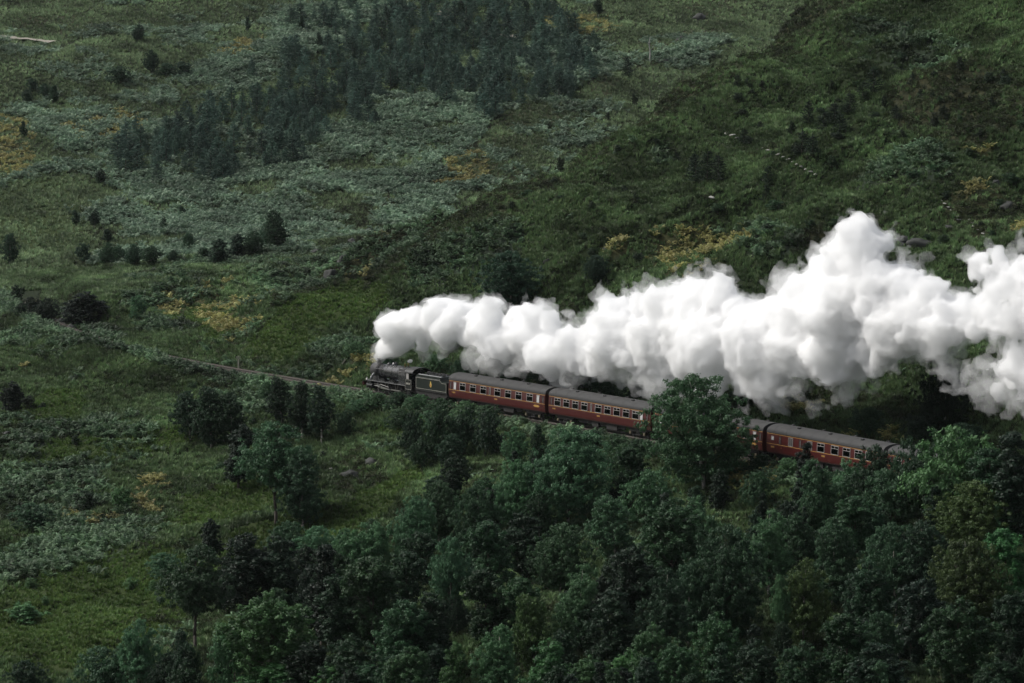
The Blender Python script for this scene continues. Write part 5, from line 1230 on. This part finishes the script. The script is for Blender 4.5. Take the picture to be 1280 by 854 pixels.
for i, (u, v, w_, tl, lab, grp) in enumerate([
    (1030, 328, 34, 1.0, 'dark grey rock face beside the crest of the steam plume', None), (1150, 306, 46, .7, 'speckled grey rock slab behind the peak of the steam', 'speckled slabs behind the steam peak'), (1130, 300, 36, .7, 'speckled grey rock slab behind the peak of the steam', 'speckled slabs behind the steam peak'),
    (1190, 285, 26, .4, 'flat pale grey slab on the grass beside the stone path', None), (1195, 294, 16, .5, 'smaller grey slab just below the flat slab beside the path', None), (1245, 232, 26, 1.1, 'dark crag beside the yellow bracken high on the slope', None), (1262, 258, 40, .8, 'dark crag under the yellow bracken high on the slope', None),
    (428, 330, 26, 1.7, 'grey rock streak on the dark heathery nose of the spur', None), (415, 345, 30, 1.4, 'dark rock at the foot of the heathery nose of the spur', None), (408, 300, 22, 1.0, 'weathered rock near the top of the heathery nose of the spur', None), (585, 262, 14, 1.4, 'small grey rock among bracken on the spur', None),
    (758, 312, 16, 1.2, 'pale streaked rock beside golden bracken behind the steam', None), (684, 328, 14, 1.5, 'grey upright rock near the dim tree behind the steam', None), (742, 346, 16, 1.2, 'grey rock just over the dip in the steam', None), (440, 596, 44, .9, 'dark grey rock face in the hollow below the locomotive', 'dark rocks in the hollow'), (462, 582, 40, .8, 'dark grey rock face in the hollow below the locomotive', 'dark rocks in the hollow'),
    *[(a, b, c, d, 'jagged dark crag breaking through the heathery nose of the spur', 'crags on the nose of the spur') for a, b, c, d in ((395, 318, 22, 1.5), (440, 305, 20, 1.3), (462, 290, 20, 1.2), (480, 268, 18, 1.2), (520, 245, 16, 1.1), (436, 345, 18, 1.2))],
    (875, 22, 30, .9, 'dark crag on the skyline edge of the spur', 'crags on the edge of the spur'), (850, 52, 26, .9, 'dark crag on the skyline edge of the spur', 'crags on the edge of the spur'), (830, 78, 24, .8, 'dark crag on the skyline edge of the spur', 'crags on the edge of the spur'), (58, 398, 26, 1.6, 'dark rock wall of the cutting beside the track', 'rock walls of the cutting'), (76, 405, 24, 1.5, 'dark rock wall of the cutting beside the track', 'rock walls of the cutting'), (90, 412, 22, 1.2, 'dark rock wall of the cutting beside the track', 'rock walls of the cutting'), (6, 545, 22, 1.0, 'dark rock half hidden in the slope far along the left bank', None)]):
    rock(u, v, w_, lab, grp, False, tall=tl, k=i)
for i, (u, v, w_, lab, grp) in enumerate([
    (712, 131, 16, 'pale flat boulder on the crest of the spur', None), (24, 801, 12, 'pale boulder alone in the lower grass field', None), (94, 715, 5, 'tiny white stone on the edge of the grass field', None), (406, 568, 6, 'small white stone on the mossy hump below the track', 'white stones on the mossy hump'), (415, 574, 7, 'small white stone on the mossy hump below the track', 'white stones on the mossy hump'), (414, 586, 6, 'small white stone on the mossy hump below the track', 'white stones on the mossy hump'),
    (955, 226, 6, 'white stone beside a small conifer on the slope', None), (890, 248, 10, 'pale stone in the grass below the conifer trio', None), (124, 584, 8, 'small pale stone in the rough left slope', 'pale stones in the rough left slope'), (52, 540, 10, 'small pale stone in the rough left slope', 'pale stones in the rough left slope'), (76, 622, 6, 'small pale stone in the rough left slope', 'pale stones in the rough left slope')]):
    rock(u, v, w_, lab, grp, True, 'boulder', 'boulder', .9, .2, i)
PST = [(911, 162, 5), (907, 169, 9), (914, 171, 9), (921, 174, 8)] + [(955 + 65 * t, 187 + 33 * t ** 1.1, 8) for t in np.linspace(0, 1, 12)] + [(1178 + 22 * t, 252 + 24 * t, 6) for t in np.linspace(0, 1, 7)] + [(1212 + 26 * t, 276 + 30 * t, 7) for t in np.linspace(0, 1, 8)]
for i, (u, v, w_) in enumerate(PST):
    g = 'upper' if i < 4 else ('middle' if i < 16 else 'lower')
    o = rock(u + tr_rng.uniform(-1.5, 1.5), v, w_ * tr_rng.uniform(.85, 1.25), {'upper': 'pale flat stone at the top of the stepped footpath beside a dark bush', 'middle': 'pale flat stone in the long run of the stepped footpath below the dark conifers', 'lower': 'pale flat stone of the footpath descending towards the steam and the yellow bracken'}[g], g + ' stones of the footpath', True, 'path_stone', 'stone', .7, -.45, i)
def ribbon(name, px, width, mat, t0=500., lift=.55):
    P = [raycast(u, v, t0)[:2] for u, v in px]; V = []; Fq = []
    P = np.array(P); t = np.linspace(0, len(P) - 1, 8 * (len(P) - 1) + 1); X = np.interp(t, range(len(P)), P[:, 0]); Y = np.interp(t, range(len(P)), P[:, 1])
    for i in range(len(t)):
        j = min(i + 1, len(t) - 1); k = max(i - 1, 0); d = np.array([X[j] - X[k], Y[j] - Y[k]]); d /= np.linalg.norm(d) + 1e-9; wd = width * (1 + .3 * math.sin(i * 1.7))
        for s in (-1, 0, 1): x, y = X[i] - d[1] * s * wd / 2, Y[i] + d[0] * s * wd / 2; V.append((x, y, float(H(x, y)) + lift + .05 * (s == 0)))
    Fq = [(3 * i + k, 3 * i + k + 1, 3 * i + k + 4, 3 * i + k + 3) for i in range(len(t) - 1) for k in (0, 1)]
    tag(link(name, npmesh(name, np.array(V), Fq, mat)), kind='structure')
DIRT = pbr('bare_path_earth', (.25, .23, .19), .95, var=.3, scale=1)
ribbon('footpath', [(-30, 44), (0, 48), (30, 51), (66, 55)], 2.4, DIRT)
ribbon('footpath', [(562, 12), (553, 20), (560, 27)], 2.4, DIRT); ribbon('footpath', [(604, 42), (625, 47), (650, 50)], 2.0, DIRT)
def post(u, v, hpx, label, lean=0., board=True):
    x, y, z = raycast(u, v); s = y / F; h = hpx * s
    o = empty('lineside_post', (x, y, z)); o.rotation_euler = (0, lean, 0); tag(o, label, 'post')
    MB().box(-.09, .09, -.07, .07, -.3, h).build('shaft', pbr('weathered_post', (.40, .37, .29), .8, var=.3), o)
    if board: MB().box(-.3, .3, -.12, -.075, h - .35, h - .02).build('board', pbr('faded_board', (.22, .24, .16), .8), o)
post(298, 463, 18, 'short weathered lineside marker post beside the bare track', 0, True)
post(427, 456, 8, 'short white leaning stake on the bank above the track', .6, False)
# dead standing trunk on the far side of the crest
x, y, z = raycast(812, 78, 500.)
o = empty('dead_tree', (x, y, z)); tag(o, 'bare pale dead trunk standing in the side valley behind the spur', 'tree')
MB().tube([(0, 0, -.4), (.15, 0, 2.2), (-.15, 0, 4.2), (.1, 0, 5.6)], [.22, .17, .12, .04], 8).build('trunk', PALE, o)
MB().tube([(.1, 0, 2.6), (.7, 0, 3.3), (.9, .1, 3.9)], [.08, .05, .02], 6).tube([(-.1, 0, 3.6), (-.6, 0, 4.4)], [.07, .02], 6).build('branches', PALE, o)
# thin mist in the air
HAZE = 0.000018
def haze():
    m, N, K = nodes_of('mist'); N.remove(N['Principled BSDF']); v = N.new('ShaderNodeVolumePrincipled'); v.inputs['Density'].default_value = HAZE; v.inputs['Density Attribute'].default_value = ''
    v.inputs['Color'].default_value = (.93, .97, 1, 1); v.inputs['Anisotropy'].default_value = .2
    K.new(v.outputs[0], N['Material Output'].inputs['Volume'])
    o = MB().box(-1600, 1600, -140, 1700, -150, 190).build('haze', m); tag(o, 'thin pale mist in the valley air', 'mist', kind='stuff')
if HAZE: haze()
